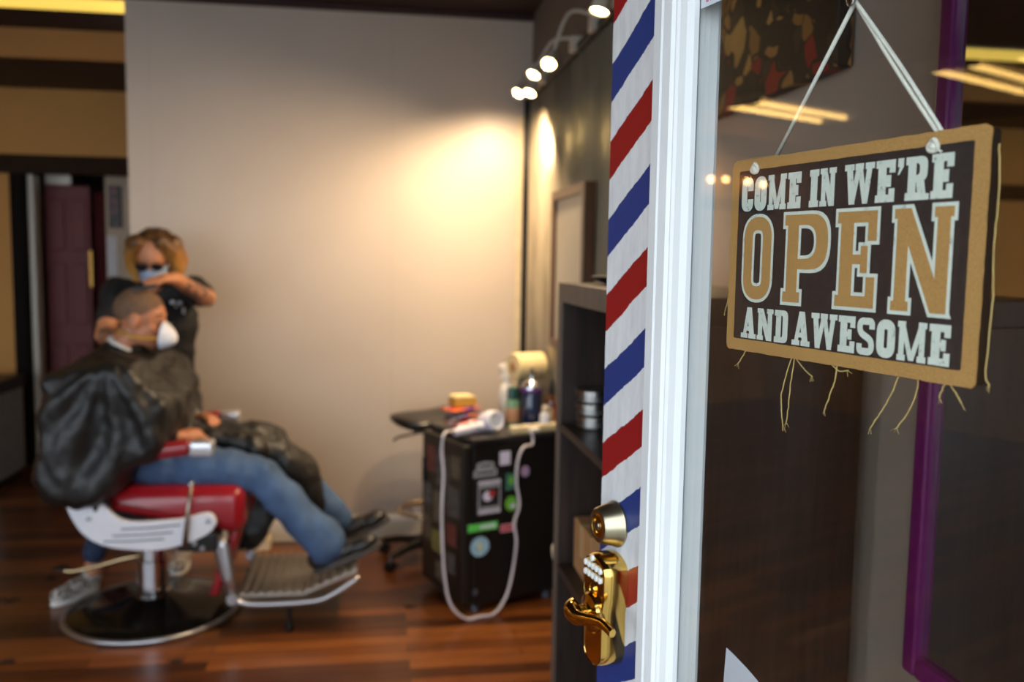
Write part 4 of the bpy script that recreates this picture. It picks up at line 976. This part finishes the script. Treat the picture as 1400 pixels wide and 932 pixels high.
# recline lever near side
l0, l1 = at_y(261, 663, cy-.345), at_y(252, 748, cy-.345)
lv = obj('recline_lever', MB().tube([l1, l1.lerp(l0, .5), l0], [.011, .008, .008], 10), mat('lever_steel', (150, 138, 124), .3, .9), bc, smooth=True)
obj('lever_knob', MB().ell(l0+Vector((0, 0, .004)), .012), chrome, lv, smooth=True)
bkt = MB().rbox((l1.x-.03, cy-.325, .365), (l1.x+.12, cy-.18, .44), .01); obj('lever_bracket', bkt, blackm, bc)
for k in range(2): obj('bolt', MB().lathe([(.010, 0), (.010, .005), (0, .006)], (l1.x+.035+.03*k, cy-.326, .40-.022*k), (0, -1, 0), 12), steel, bc)
# calf pad and ribbed foot plate
c0, c1 = at_y(322, 742, cy), at_y(298, 802, cy)
cp_ = MB().rbox((-.022, cy-.235, 0), (.022, cy+.235, .30), .018, 3)
for v in cp_.v: v.x, v.z = -.565-.10*(1-v.z/.30)+v.x, .14+v.z
obj('calf_pad', cp_, redv, bc, smooth=True)
rp = []
nn_ = 13; pa = Vector((cx+.385, 0, .150)); pb_ = Vector((cx+.655, 0, .150)); pc_ = Vector((cx+.875, 0, .240))
prof_ = []
for i in range(nn_*4+1):
    t_ = i/(nn_*4); q = pa.lerp(pb_, t_/.55) if t_ < .55 else pb_.lerp(pc_, (t_-.55)/.45)
    prof_.append((q.x, q.z+.010*(1 if (i//2) % 2 else 0)))
poly = prof_+[(x, z-.016) for x, z in reversed([(pa.x, pa.z), (pb_.x, pb_.z), (pc_.x, pc_.z)])]
vs_ = []; P1 = prof_
mb = MB(); n1 = len(P1); bot = []
for i in range(n1):
    t_ = i/(n1-1); q = pa.lerp(pb_, t_/.55) if t_ < .55 else pb_.lerp(pc_, (t_-.55)/.45); bot.append((q.x, q.z-.012))
for (yy) in (cy-.245, cy+.245):
    vs_ += [(x, yy, z) for x, z in P1]+[(x, yy, z) for x, z in bot]
fs = []
for i in range(n1-1):
    fs += [(i, i+1, 2*n1+i+1, 2*n1+i), (n1+i, 3*n1+i, 3*n1+i+1, n1+i+1), (i, n1+i, n1+i+1, i+1), (2*n1+i, 2*n1+i+1, 3*n1+i+1, 3*n1+i)]
fs += [(0, 2*n1, 3*n1, n1), (n1-1, 2*n1-1, 4*n1-1, 3*n1-1)]
obj('foot_plate', mb.add(vs_, fs), mat('ribbed_aluminium', (170, 164, 154), .35, .85, .08, 20), bc)
obj('prop_leg', MB().tube([(cx+.60, cy-.27, .12), (cx+.60, cy-.27, .03)], .009, 8).lathe([(.016, 0), (.018, .006), (.014, .03)], (cx+.60, cy-.27, .001), n=14), blackm, bc, smooth='auto')

# ================================================================== PEOPLE
def basis(fwd, up):
    f = Vector(fwd).normalized(); u = Vector(up); u = (u-f*u.dot(f)).normalized(); s = u.cross(f)   # s = the person's left
    return f, s, u
def head(mb, c, fwd, up, k=1.0):
    f, s, u = basis(fwd, up); R = Matrix((f, s, u)).transposed(); c = Vector(c)
    P = lambda a, b, d: c+(f*a+s*b+u*d)*k
    E_ = lambda a, b, d, r: mb.ell(P(a, b, d), tuple(x*k for x in r), R, 16, 11)
    E_(-.012, 0, .034, (.098, .077, .084)); E_(.018, 0, .022, (.072, .070, .078)); E_(.022, 0, -.035, (.064, .060, .072))
    E_(.048, 0, -.088, (.030, .028, .022)); E_(.030, 0, -.070, (.048, .046, .036))
    mb.cap([P(.083, 0, .018), P(.104, 0, -.028)], [.008*k, .013*k]); E_(.095, .011, -.033, (.010, .008, .008)); E_(.095, -.011, -.033, (.010, .008, .008))
    mb.cap([P(.074, -.036, .030), P(.082, 0, .028), P(.074, .036, .030)], [.010*k, .011*k, .010*k])
    E_(.080, 0, -.060, (.012, .022, .007)); E_(.078, 0, -.070, (.012, .018, .007))
    for q in (-1, 1):
        E_(.050, q*.042, -.024, (.022, .016, .020)); E_(-.008, q*.076, -.008, (.021, .011, .034)); E_(.076, q*.031, .006, (.010, .014, .009))
    return P, f, s, u
def hand(mb, wrist, d, n_, side, curl=.5, k=1.0, spread=.12, thumb_out=.7):
    """palm + four jointed fingers + thumb. d: direction of fingers, n_: back of hand normal, side: +1 thumb on n x d side"""
    d = Vector(d).normalized(); n_ = Vector(n_); n_ = (n_-d*n_.dot(d)).normalized(); b = n_.cross(d)*side; w = Vector(wrist)
    mb.cap([w, w+d*.04*k, w+d*.075*k], [.022*k, .026*k, .022*k], flat=1.5, side=n_)
    for i, (off, L) in enumerate(((.030, .88), (.010, 1.0), (-.010, .95), (-.029, .75))):
        p = w+d*.078*k+b*off*k*1.0; dd_ = (d+b*(off*spread*12)).normalized(); pts = [w+d*.05*k+b*off*.8*k, p]; a = 0
        for seg, l_ in enumerate((.042, .026, .020)):
            a += curl*(.55 if seg == 0 else .75); q = dd_*math.cos(a)-n_*math.sin(a); p = p+q*l_*L*k; pts.append(p)
        mb.cap(pts, [.0095*k, .0095*k, .0088*k, .0080*k, .0070*k], n=10)
    td = (d*.55+b*thumb_out-n_*.35).normalized(); p = w+d*.022*k+b*.018*k
    mb.cap([p, p+td*.038*k, p+(td*.8+d*.35).normalized()*.068*k, p+(td*.5+d*.8).normalized()*.092*k], [.014*k, .012*k, .0105*k, .009*k], n=10)
def skin(name, rgb, tat=None):
    n = NT(name); f = n.noise(14, 4); c = lin(rgb); d_ = lin(tuple(x*.86 for x in rgb))
    col = n.ramp(f, [(.3, d_), (.7, c)])
    if tat:
        for p, r in tat:
            ds = n.n('ShaderNodeVectorMath', _operation='DISTANCE'); tc = n.n('ShaderNodeTexCoord'); n.l(tc.outputs['Object'], ds.inputs[0]); ds.inputs[1].default_value = p
            m_ = n.math('LESS_THAN', ds.outputs['Value'], r)
            ink = n.math('GREATER_THAN', n.noise(34, 4, None, .7), .47)
            col = n.mix(n.math('MULTIPLY', n.math('MULTIPLY', m_, ink), .72), col, lin((48, 50, 52)))
    n.l(col, n.b.inputs['Base Color']); n.b.inputs['Roughness'].default_value = .5
    n.b.inputs['Subsurface Weight'].default_value = .08; n.b.inputs['Subsurface Radius'].default_value = (.01, .004, .002); return n.m
jeans_m = mat('blue_denim', (66, 90, 124), .85, 0, .28, 9, .25)
jeans_d = mat('dark_denim', (34, 46, 72), .85, 0, .2, 12, .25)

# ---- seated customer, facing +X
man = thing('person', 'seated man with shaved hair and white mask under a black barber cape', 'person', (-.85, 3.9, .0), 'people at the barber chair')
skm = skin('man_skin', (196, 128, 92))
HC = Vector((-.972, 3.88, 1.268))
body = MB(); P, f, s, u = head(body, HC, (.985, -.06, -.16), (.16, 0, .98), 1.03)
body.cap([(-1.075, 3.90, 1.09), (-1.035, 3.89, 1.17), (-1.0, 3.885, 1.22)], [.066, .058, .056])
body.cap([(-1.06, 3.90, 1.05), (-1.05, 3.90, .92), (-1.0, 3.90, .72)], [.12, .13, .14], flat=1.25, side=(1, 0, 0))
hip, kn, an = Vector((-.93, 3.79, .70)), Vector((-.475, 3.745, .625)), Vector((-.205, 3.755, .300))
hip2, kn2, an2 = Vector((-.93, 4.0, .70)), Vector((-.43, 4.03, .64)), Vector((-.165, 4.03, .320))
for a, b, c_ in ((hip, kn, an), (hip2, kn2, an2)): body.cap([a, b, c_], [.078, .052, .038])
shR, elR, wrR = Vector((-1.07, 3.70, 1.03)), Vector((-.98, 3.64, .80)), Vector((-.80, 3.74, .795))
shL, elL, wrL = Vector((-1.07, 4.10, 1.03)), Vector((-.96, 4.16, .80)), Vector((-.765, 4.02, .815))
body.cap([shR, elR, wrR], [.055, .045, .029]); body.cap([shL, elL, wrL], [.055, .045, .029])
hand(body, (-.795, 3.745, .797), (.75, .62, .02), (.05, -.45, .9), -1, .75, .95)
hand(body, (-.755, 4.01, .828), (.62, -.75, -.02), (.2, .2, .95), 1, .7, .95)
body_o = blob('body', body, skm, man, .0055, 3)
# buzzed hair
hb = MB(); R = Matrix((f, s, u)).transposed()
hb.ell(P(-.016, 0, .040), (.101, .080, .0865), R, 64, 44)
def cutbox(m_, keep):
    nv = {}; F = []
    for fa in m_.f:
        if all(keep(m_.v[i]) for i in fa): F.append(fa)
    m_.f = F; return m_
hb = cutbox(hb, lambda v: ((v-P(.062, 0, .045)).dot((f*-.9+u*.55)) > 0) and (v-P(0, 0, -.02)).dot(u) > 0)
n = NT('buzz_hair'); nz = n.noise(160, 3); n.l(n.ramp(nz, [(.35, lin((84, 60, 44))), (.65, lin((132, 100, 74)))]), n.b.inputs['Base Color']); n.b.inputs['Roughness'].default_value = .8; n.bump(nz, .5, .002)
o = obj('buzz_cut', hb, n.m, man, smooth=True); sm_ = o.modifiers.new('t', 'SOLIDIFY'); sm_.thickness = .003
brow = MB()
for q in (-1, 1): brow.cap([P(.083, q*.012, .030), P(.083, q*.034, .036), P(.070, q*.050, .028)], [.003, .0042, .002], n=8)
obj('eyebrows', brow, mat('dark_hair', (40, 28, 22), .8), man, smooth=True)
ey = MB()
for q in (-1, 1): ey.ell(P(.0835, q*.031, .007), (.006, .013, .0045), R)
obj('eyes', ey, mat('eye_dark', (26, 20, 18), .3), man, smooth=True)
# white cup mask with yellow straps
mk = MB(); vs = []; fs = []; N = 12; M_ = 20
for j in range(N+1):
    r = j/N
    for k in range(M_):
        a = 2*PI*k/M_; vs.append(P(.150-.060*r**2.1, .056*r*math.cos(a), -.050+.060*r*math.sin(a)-.010*(1-r)))
for j in range(N):
    for k in range(M_): fs.append((j*M_+k, j*M_+(k+1) % M_, (j+1)*M_+(k+1) % M_, (j+1)*M_+k))
mk.add(vs, fs)
mo = obj('face_mask', mk, mat('mask_white', (228, 230, 240), .7, 0, .03, 40), man, smooth=True); q_ = mo.modifiers.new('t', 'SOLIDIFY'); q_.thickness = .0035
obj('nose_clip', MB().tube([P(.116, -.018, .002), P(.122, 0, .004), P(.116, .018, .002)], .0022, 6), steel, mo)
yel = mat('yellow_elastic', (214, 170, 40), .6)
for q in (-1, 1):
    obj('strap', MB().tube(smoothpath([P(.088, q*.055, -.060), P(.045, q*.072, -.066), P(-.01, q*.068, -.066), P(-.065, q*.050, -.060), P(-.084, 0, -.058)], 5), .0032, 6), yel, mo, smooth=True)
nk = [Vector((-1.045+.062*math.cos(a)+.01, 3.893+.064*math.sin(a), 1.152-.034*math.cos(a))) for a in [2*PI*k/36 for k in range(36)]]
obj('neck_strip', MB().tube(nk, .013, 10, closed=True, side=(0, 0, 1)), mat('neck_paper', (214, 208, 200), .8), man, smooth=True)
# jeans
jn = MB()
jn.cap([hip+Vector((-.03, 0, -.005)), hip.lerp(kn, .55), kn, kn.lerp(an, .5), an+Vector((-.012, 0, .030))], [.100, .094, .080, .082, .088])
jn.cap([hip2+Vector((-.03, 0, -.005)), hip2.lerp(kn2, .55), kn2, kn2.lerp(an2, .5), an2+Vector((-.012, 0, .035))], [.098, .088, .070, .067, .068])
jn.ell((-1.0, 3.895, .735), (.13, .165, .11))
def folds(sc, amp, dirs):
    return lambda p, nn: amp*(noise.noise(Vector((p.x*sc*dirs[0], p.y*sc*dirs[1], p.z*sc*dirs[2])))+.5*noise.noise(Vector((p.x*sc*2*dirs[0], p.y*sc*2*dirs[1], p.z*sc*2*dirs[2]+5))))
blob('jeans', jn, jeans_m, man, .009, 4, folds(9, .012, (1.6, 1, .8)))
# black shoes
def shoe(name, heel, toe, up, m_, sole_m, parent, L=None, laces=None, k=1.0):
    heel, toe = Vector(heel), Vector(toe); f_ = (toe-heel).normalized(); u_ = Vector(up); u_ = (u_-f_*u_.dot(f_)).normalized(); s_ = u_.cross(f_); L = (toe-heel).length
    R_ = Matrix((f_, s_, u_)).transposed(); Q = lambda a, b, c_: heel+f_*a*L+s_*b+u_*c_
    mb = MB(); mb.ell(Q(.17, 0, .045*k), (.062*k, .040*k, .050*k), R_); mb.ell(Q(.45, 0, .036*k), (.10*k, .042*k, .040*k), R_); mb.ell(Q(.76, 0, .030*k), (.070*k, .046*k, .034*k), R_)
    mb.cap([Q(.20, 0, .06*k), Q(.20, 0, .085*k)], [.040*k, .036*k])
    o = blob(name, mb, m_, parent, .006, 3)
    so = MB(); pr = []
    for i in range(24):
        a = 2*PI*i/24; x = .5+.52*math.cos(a); wd = (.040+.010*math.cos(a-.3))*k; pr.append((x, wd*math.sin(a)*1.02))
    so.prism(pr, lambda a, b, w: Q(a, b, w), -.010*k, .014*k); obj('sole', so, sole_m, o, bevel=.004)
    return o, Q, R_
shb = mat('black_shoe', (26, 24, 24), .4, 0, .2, 20)
shoe('shoe', (-.262, 3.755, .200), (.015, 3.745, .318), (-.38, 0, .92), shb, mat('grey_sole', (70, 66, 62), .6), man, k=1.03)
shoe('shoe', (-.215, 4.03, .218), (.055, 4.05, .335), (-.38, 0, .92), shb, mat('grey_sole', (70, 66, 62)), man, k=1.03)
# cape
cpm = mat('cape_nylon', (23, 21, 20), .48, 0, .2, 10, .1)
cp = MB(); secs = [(1.168, -1.040, .064, .066), (1.135, -1.045, .090, .100), (1.09, -1.065, .140, .185), (1.02, -1.075, .205, .265), (.93, -1.065, .235, .295), (.83, -1.045, .255, .300), (.74, -1.065, .235, .285), (.67, -1.105, .190, .270)]
vs = []; fs = []; M_ = 32
for (z, x, rx, ry) in secs:
    for k in range(M_):
        a = 2*PI*k/M_; vs.append((x+rx*math.cos(a), 3.895+ry*math.sin(a), z-.10*max(0, -math.cos(a))*0))
for i in range(len(secs)-1):
    for k in range(M_): fs.append((i*M_+k, i*M_+(k+1) % M_, (i+1)*M_+(k+1) % M_, (i+1)*M_+k))
fs += [tuple(range(M_-1, -1, -1)), tuple((len(secs)-1)*M_+k for k in range(M_))]
cp.add(vs, fs)
# flare hanging over the chair back
sil = [at_y(p[0], p[1], 3.55) for p in ((150, 490), (104, 502), (66, 521), (62, 560), (54, 615), (46, 652), (74, 678), (108, 694), (140, 684), (168, 662), (190, 640), (206, 624), (234, 600), (228, 550), (185, 500))]
Q = [(p.x, p.z) for p in sil]; vs = []; n_ = len(Q); cxx = sum(q[0] for q in Q)/n_; czz = sum(q[1] for q in Q)/n_
for (yy, kx) in ((3.475, .86), (3.505, .98), (3.58, 1.03), (3.90, 1.02), (4.20, .98), (4.25, .88)): vs += [(cxx+(q[0]-cxx)*kx, yy, czz+(q[1]-czz)*kx) for q in Q]
fs = []
for i in range(5):
    for k in range(n_): fs.append((i*n_+k, i*n_+(k+1) % n_, (i+1)*n_+(k+1) % n_, (i+1)*n_+k))
fs += [tuple(range(n_)), tuple(5*n_+k for k in range(n_-1, -1, -1))]
cp.add(vs, fs)
cp.cap([(-1.04, 3.69, 1.05), (-.965, 3.640, .88), (-.86, 3.70, .845)], [.095, .080, .050])
cp.cap([(-1.05, 4.10, 1.05), (-.95, 4.15, .84), (-.80, 4.06, .83)], [.09, .085, .056])
cp.cap([(-.90, 3.92, .79), (-.68, 3.95, .735), (-.455, 4.00, .705), (-.335, 4.01, .55), (-.265, 4.01, .415)], [.085, .085, .085, .072, .058], flat=1.6, side=(.3, 0, 1))
hang = [at_y(p[0], p[1], 4.05) for p in ((318, 655), (395, 672), (384, 706), (352, 746), (322, 742), (306, 700))]
cp.prism([(p.x, p.z) for p in hang], lambda a, b, w: (a, w, b), 4.02, 4.075)
cp.cap([(-1.07, 3.73, 1.075), (-1.07, 4.07, 1.075)], [.078, .078]); cp.ell((-1.075, 3.895, 1.105), (.115, .125, .062))
cp.cap([(-1.06, 3.74, 1.05), (-.99, 3.80, 1.02)], [.09, .10])
cp.cap([(-.75, 3.86, .765), (-.52, 3.865, .725)], [.055, .05], flat=1.3, side=(0, 0, 1))
def capefold(p, nn):
    a = math.atan2(p.z-1.15, p.x+1.0); r = math.hypot(p.x+1.0, p.z-1.15)
    k1 = math.sin(a*15+3*noise.noise(p*3))*min(r*.05, .016)
    return k1*.8+.030*noise.noise(Vector((p.x*5, p.y*5, p.z*5)))+.016*noise.noise(Vector((p.x*14, p.y*10, p.z*8)))+.006*noise.noise(Vector((p.x*34, p.y*30, p.z*22)))
blob('cape', cp, cpm, man, .0105, 8, capefold)
obj('cape_collar', MB().tube([Vector((-1.04+.070*math.cos(a)+.008, 3.893+.072*math.sin(a), 1.130-.034*math.cos(a))) for a in [2*PI*k/36 for k in range(36)]], .019, 10, closed=True, side=(0, 0, 1)), cpm, man, smooth=True)

# ---- barber standing behind, bending over the customer's head
wm = thing('person', 'standing barber with blonde bob, glasses, blue mask and black shirt trimming hair', 'person', (-1.1, 4.4, 0), 'people at the barber chair')
off = Vector((-1.1, 4.4, 0))
WH = at_y(212, 352, 4.30); 
elL_, wrL_ = at_y(283, 407, 4.16), at_y(240, 381, 3.98)
elR_, wrR_ = at_y(143, 458, 4.26), at_y(172, 462, 4.10)
shL_, shR_ = at_y(262, 396, 4.40), at_y(160, 398, 4.42)
skw = skin('barber_skin', (206, 138, 98), [((elL_.lerp(wrL_, .35)-off)[:], .105), ((elR_.lerp(wrR_, .4)-off)[:], .075)])
bd = MB(); P, f, s, u = head(bd, WH, (-.02, -.90, -.42), (-.03, -.40, .90), .98); R = Matrix((f, s, u)).transposed()
nb = at_y(211, 392, 4.42)
bd.cap([nb+Vector((0, .02, -.04)), nb.lerp(WH, .45)+Vector((0, .02, 0)), WH+Vector((0, .02, -.05))], [.055, .048, .05])
chest = Vector((-1.03, 4.44, 1.22)); pelvis = Vector((-1.06, 4.50, .90))
bd.cap([nb+Vector((0, .03, -.10)), chest, (chest+pelvis)/2, pelvis], [.09, .115, .10, .125], flat=1.35, side=(0, 1, 0))
lh, rh = pelvis+Vector((.085, 0, -.03)), pelvis+Vector((-.085, 0, -.03))
lk, la = Vector((-.96, 4.45, .47)), Vector((-.955, 4.50, .09)); rk, ra = Vector((-1.22, 4.34, .47)), Vector((-1.285, 4.17, .10))
bd.cap([lh, lk, la], [.085, .055, .038]); bd.cap([rh, rk, ra], [.085, .055, .038])
bd.cap([shL_, elL_, wrL_], [.052, .041, .029]); bd.cap([shR_, elR_, wrR_], [.052, .043, .030])
hp = at_y(194, 384, 3.82)
hand(bd, wrL_, (hp-wrL_)+Vector((0, 0, .01)), (-.25, -.60, .75), -1, .30, .95, thumb_out=.5)
hand(bd, wrR_, Vector((.85, -.45, .12)), (-.2, -.8, .5), -1, .5, .95)
blob('body', bd, skw, wm, .0055, 3)
# shirt
sh = MB()
sh.cap([nb+Vector((0, .03, -.09)), chest, (chest+pelvis)/2, pelvis+Vector((0, 0, .0))], [.108, .132, .118, .142], flat=1.38, side=(0, 1, 0))
sh.cap([nb+Vector((-.02, .03, -.05)), shR_], [.07, .068]); sh.cap([nb+Vector((.02, .03, -.05)), shL_], [.07, .068])
sh.cap([shL_, shL_.lerp(elL_, .62)], [.070, .062]); sh.cap([shR_, shR_.lerp(elR_, .55)], [.070, .064])
blob('shirt', sh, mat('black_cotton', (20, 19, 21), .8, 0, .15, 20, .1), wm, .008, 5, folds(8, .009, (1, 1, 1.6)))
pr = MB(); 
for (px, py, r1, r2) in ((236, 413, .012, .009), (246, 414, .012, .010), (251, 424, .006, .018), (241, 419, .005, .006)):
    c_ = at_y(px, py, 4.272); pr.ell(c_, (r1, .010, r2))
obj('shirt_print', pr, mat('white_ink', (190, 190, 196), .7), wm, smooth=True)
jn = MB(); jn.ell(pelvis+Vector((0, 0, -.03)), (.175, .13, .13))
jn.cap([lh, lk, la+Vector((0, 0, .04))], [.108, .068, .055]); jn.cap([rh, rk, ra+Vector((.01, .01, .08))], [.108, .068, .052])
blob('jeans', jn, jeans_d, wm, .009, 4, folds(9, .008, (1, 1, 1.4)))
# hair: blonde bob
hr = MB(); K = .98
hr.ell(P(-.030, 0, .040), (.098, .098, .092), R, 18, 12)
for q in (-1, 1):
    hr.cap([P(.045, q*.055, .100), P(.030, q*.092, .04), P(.018, q*.098, -.04), P(.022, q*.090, -.100)], [.030, .034, .036, .022], flat=1.0)
    hr.cap([P(-.02, q*.085, .06), P(-.035, q*.095, -.03), P(-.03, q*.085, -.105)], [.045, .045, .028]); 
hr.cap([P(-.07, 0, .03), P(-.085, 0, -.05), P(-.07, 0, -.10)], [.06, .055, .035], flat=1.5, side=u)
n = NT('blonde_hair'); nz = n.noise(3, 3, n.coord((30, 30, 3))); sx = n.n('ShaderNodeSeparateXYZ'); n.l(n.coord(), sx.inputs[0])
rt = n.math('ADD', n.math('MULTIPLY', nz, .5), n.math('MULTIPLY', n.math('SUBTRACT', 1.66, sx.outputs[2]), 2.6))
n.l(n.ramp(rt, [(.25, lin((58, 38, 22))), (.45, lin((96, 62, 28))), (.62, lin((160, 108, 46))), (.9, lin((196, 144, 72)))]), n.b.inputs['Base Color']); n.b.inputs['Roughness'].default_value = .45; n.bump(nz, .6, .004)
blob('hair', hr, n.m, wm, .0065, 4, lambda p, nn: .006*noise.noise(Vector((p.x*45, p.y*45, p.z*5))))
# blue mask
mk = MB(); vs = []; fs = []; N = 8; M_ = 20
for j in range(N+1):
    v_ = j/N
    for k in range(M_+1):
        t_ = (k/M_-.5)*2; vs.append(P((.128-.016*v_-.10*(v_-.45)**2-.055*t_*t_), .066*t_*(1-.10*v_), -.012-.095*v_))
for j in range(N):
    for k in range(M_): a = j*(M_+1)+k; fs.append((a, a+1, a+M_+2, a+M_+1))
mo = obj('face_mask', mk.add(vs, fs), mat('mask_blue', (150, 170, 196), .8, 0, .05, 30), wm, smooth=True); q_ = mo.modifiers.new('t', 'SOLIDIFY'); q_.thickness = .003
for q in (-1, 1): obj('ear_loop', MB().tube(smoothpath([P(.075, q*.063, -.02), P(.03, q*.080, -.005), P(-.01, q*.086, -.012), P(.03, q*.078, -.07), P(.07, q*.058, -.09)], 4), .0016, 6), whitep, mo, smooth=True)
gs = MB()
for q in (-1, 1): gs.tube([P(.118-.010*math.cos(a)**2, q*.034+.027*math.cos(a), .006+.019*math.sin(a)) for a in [2*PI*k/20 for k in range(20)]], .0026, 6, closed=True)
gs.tube([P(.116, -.009, .010), P(.121, 0, .012), P(.116, .009, .010)], .002, 6)
for q in (-1, 1): gs.tube([P(.106, q*.062, .012), P(.05, q*.080, .012), P(-.01, q*.082, .008)], .002, 6)
go = obj('glasses', gs, mat('glasses_frame', (30, 20, 20), .3), wm, smooth=True)
ln = MB()
for q in (-1, 1): ln.ell(P(.114, q*.034, .006), (.003, .026, .018), R)
obj('lenses', ln, mat('smoke_lens', (34, 28, 30), .1, 0, .1), go, smooth=True)
# checkered slip-on shoe on our side, plain one behind the column
n = NT('checker_canvas'); ck = n.n('ShaderNodeTexChecker'); ck.inputs['Scale'].default_value = 62; ck.inputs['Color1'].default_value = lin((206, 196, 186)); ck.inputs['Color2'].default_value = lin((52, 40, 38)); n.l(n.coord(), ck.inputs['Vector']); n.l(ck.outputs['Color'], n.b.inputs['Base Color']); n.b.inputs['Roughness'].default_value = .8
shoe('shoe', (-1.275, 4.215, .012), (-1.395, 3.985, .012), (0, 0, 1), n.m, whitep, wm, k=.98)
shoe('shoe', (-.95, 4.545, .012), (-.955, 4.30, .012), (0, 0, 1), n.m, whitep, wm, k=.95)
# black comb in her hand
cbm = thing('comb', 'black comb held flat in the barber hand above the shaved head', 'comb', hp)
c0_, c1_ = at_y(180, 395, 3.81), at_y(214, 390, 3.83)
mb = MB().tube([c0_, c1_], .006, 8, flat=.5)
obj('comb_spine', mb, blackp, cbm, smooth='auto')
te = MB(); dv = (c1_-c0_)
for k in range(22): te.box(c0_+dv*(.05+.042*k)+Vector((-.0006, -.0015, -.016)), c0_+dv*(.05+.042*k)+Vector((.0006, .0015, -.001)))
obj('teeth', te, blackp, cbm)

# ================================================================== SMALL THINGS ON THE FLOOR
b = at_z(352, 748, 0); b.y = min(b.y, FW-.12)
wb = thing('small_box', 'small cream box on the floor by the wall behind the footrest', 'box', b)
obj('box_body', MB().rbox(b+Vector((-.06, -.05, .001)), b+Vector((.07, .05, .062)), .004), mat('cream_card', (214, 196, 160), .6), wb)
obj('flap', MB().box(b+Vector((-.055, -.052, .0622)), b+Vector((.065, .0, .0635))), mat('cream_card', (214, 196, 160)), wb)
hc = MB()
for (px, py, r) in ((10, 820, .05), (70, 792, .03), (158, 850, .04), (12, 905, .03), (560, 830, .02), (75, 830, .02), (240, 905, .03)):
    c_ = at_z(px, py, 0)
    for k in range(26):
        a = random.uniform(0, 2*PI); q = c_+Vector((random.gauss(0, r*.5), random.gauss(0, r*.4), .002)); L = random.uniform(.008, .02)
        hc.tube([q, q+Vector((math.cos(a)*L*.5, math.sin(a)*L*.5, .004)), q+Vector((math.cos(a)*L, math.sin(a)*L, 0))], .0016, 4)
tag(obj('hair_clippings', hc, mat('dark_hair', (40, 28, 22)), smooth=True), 'scattered dark hair clippings on the wood floor around the chair', 'hair clippings', kind='stuff')
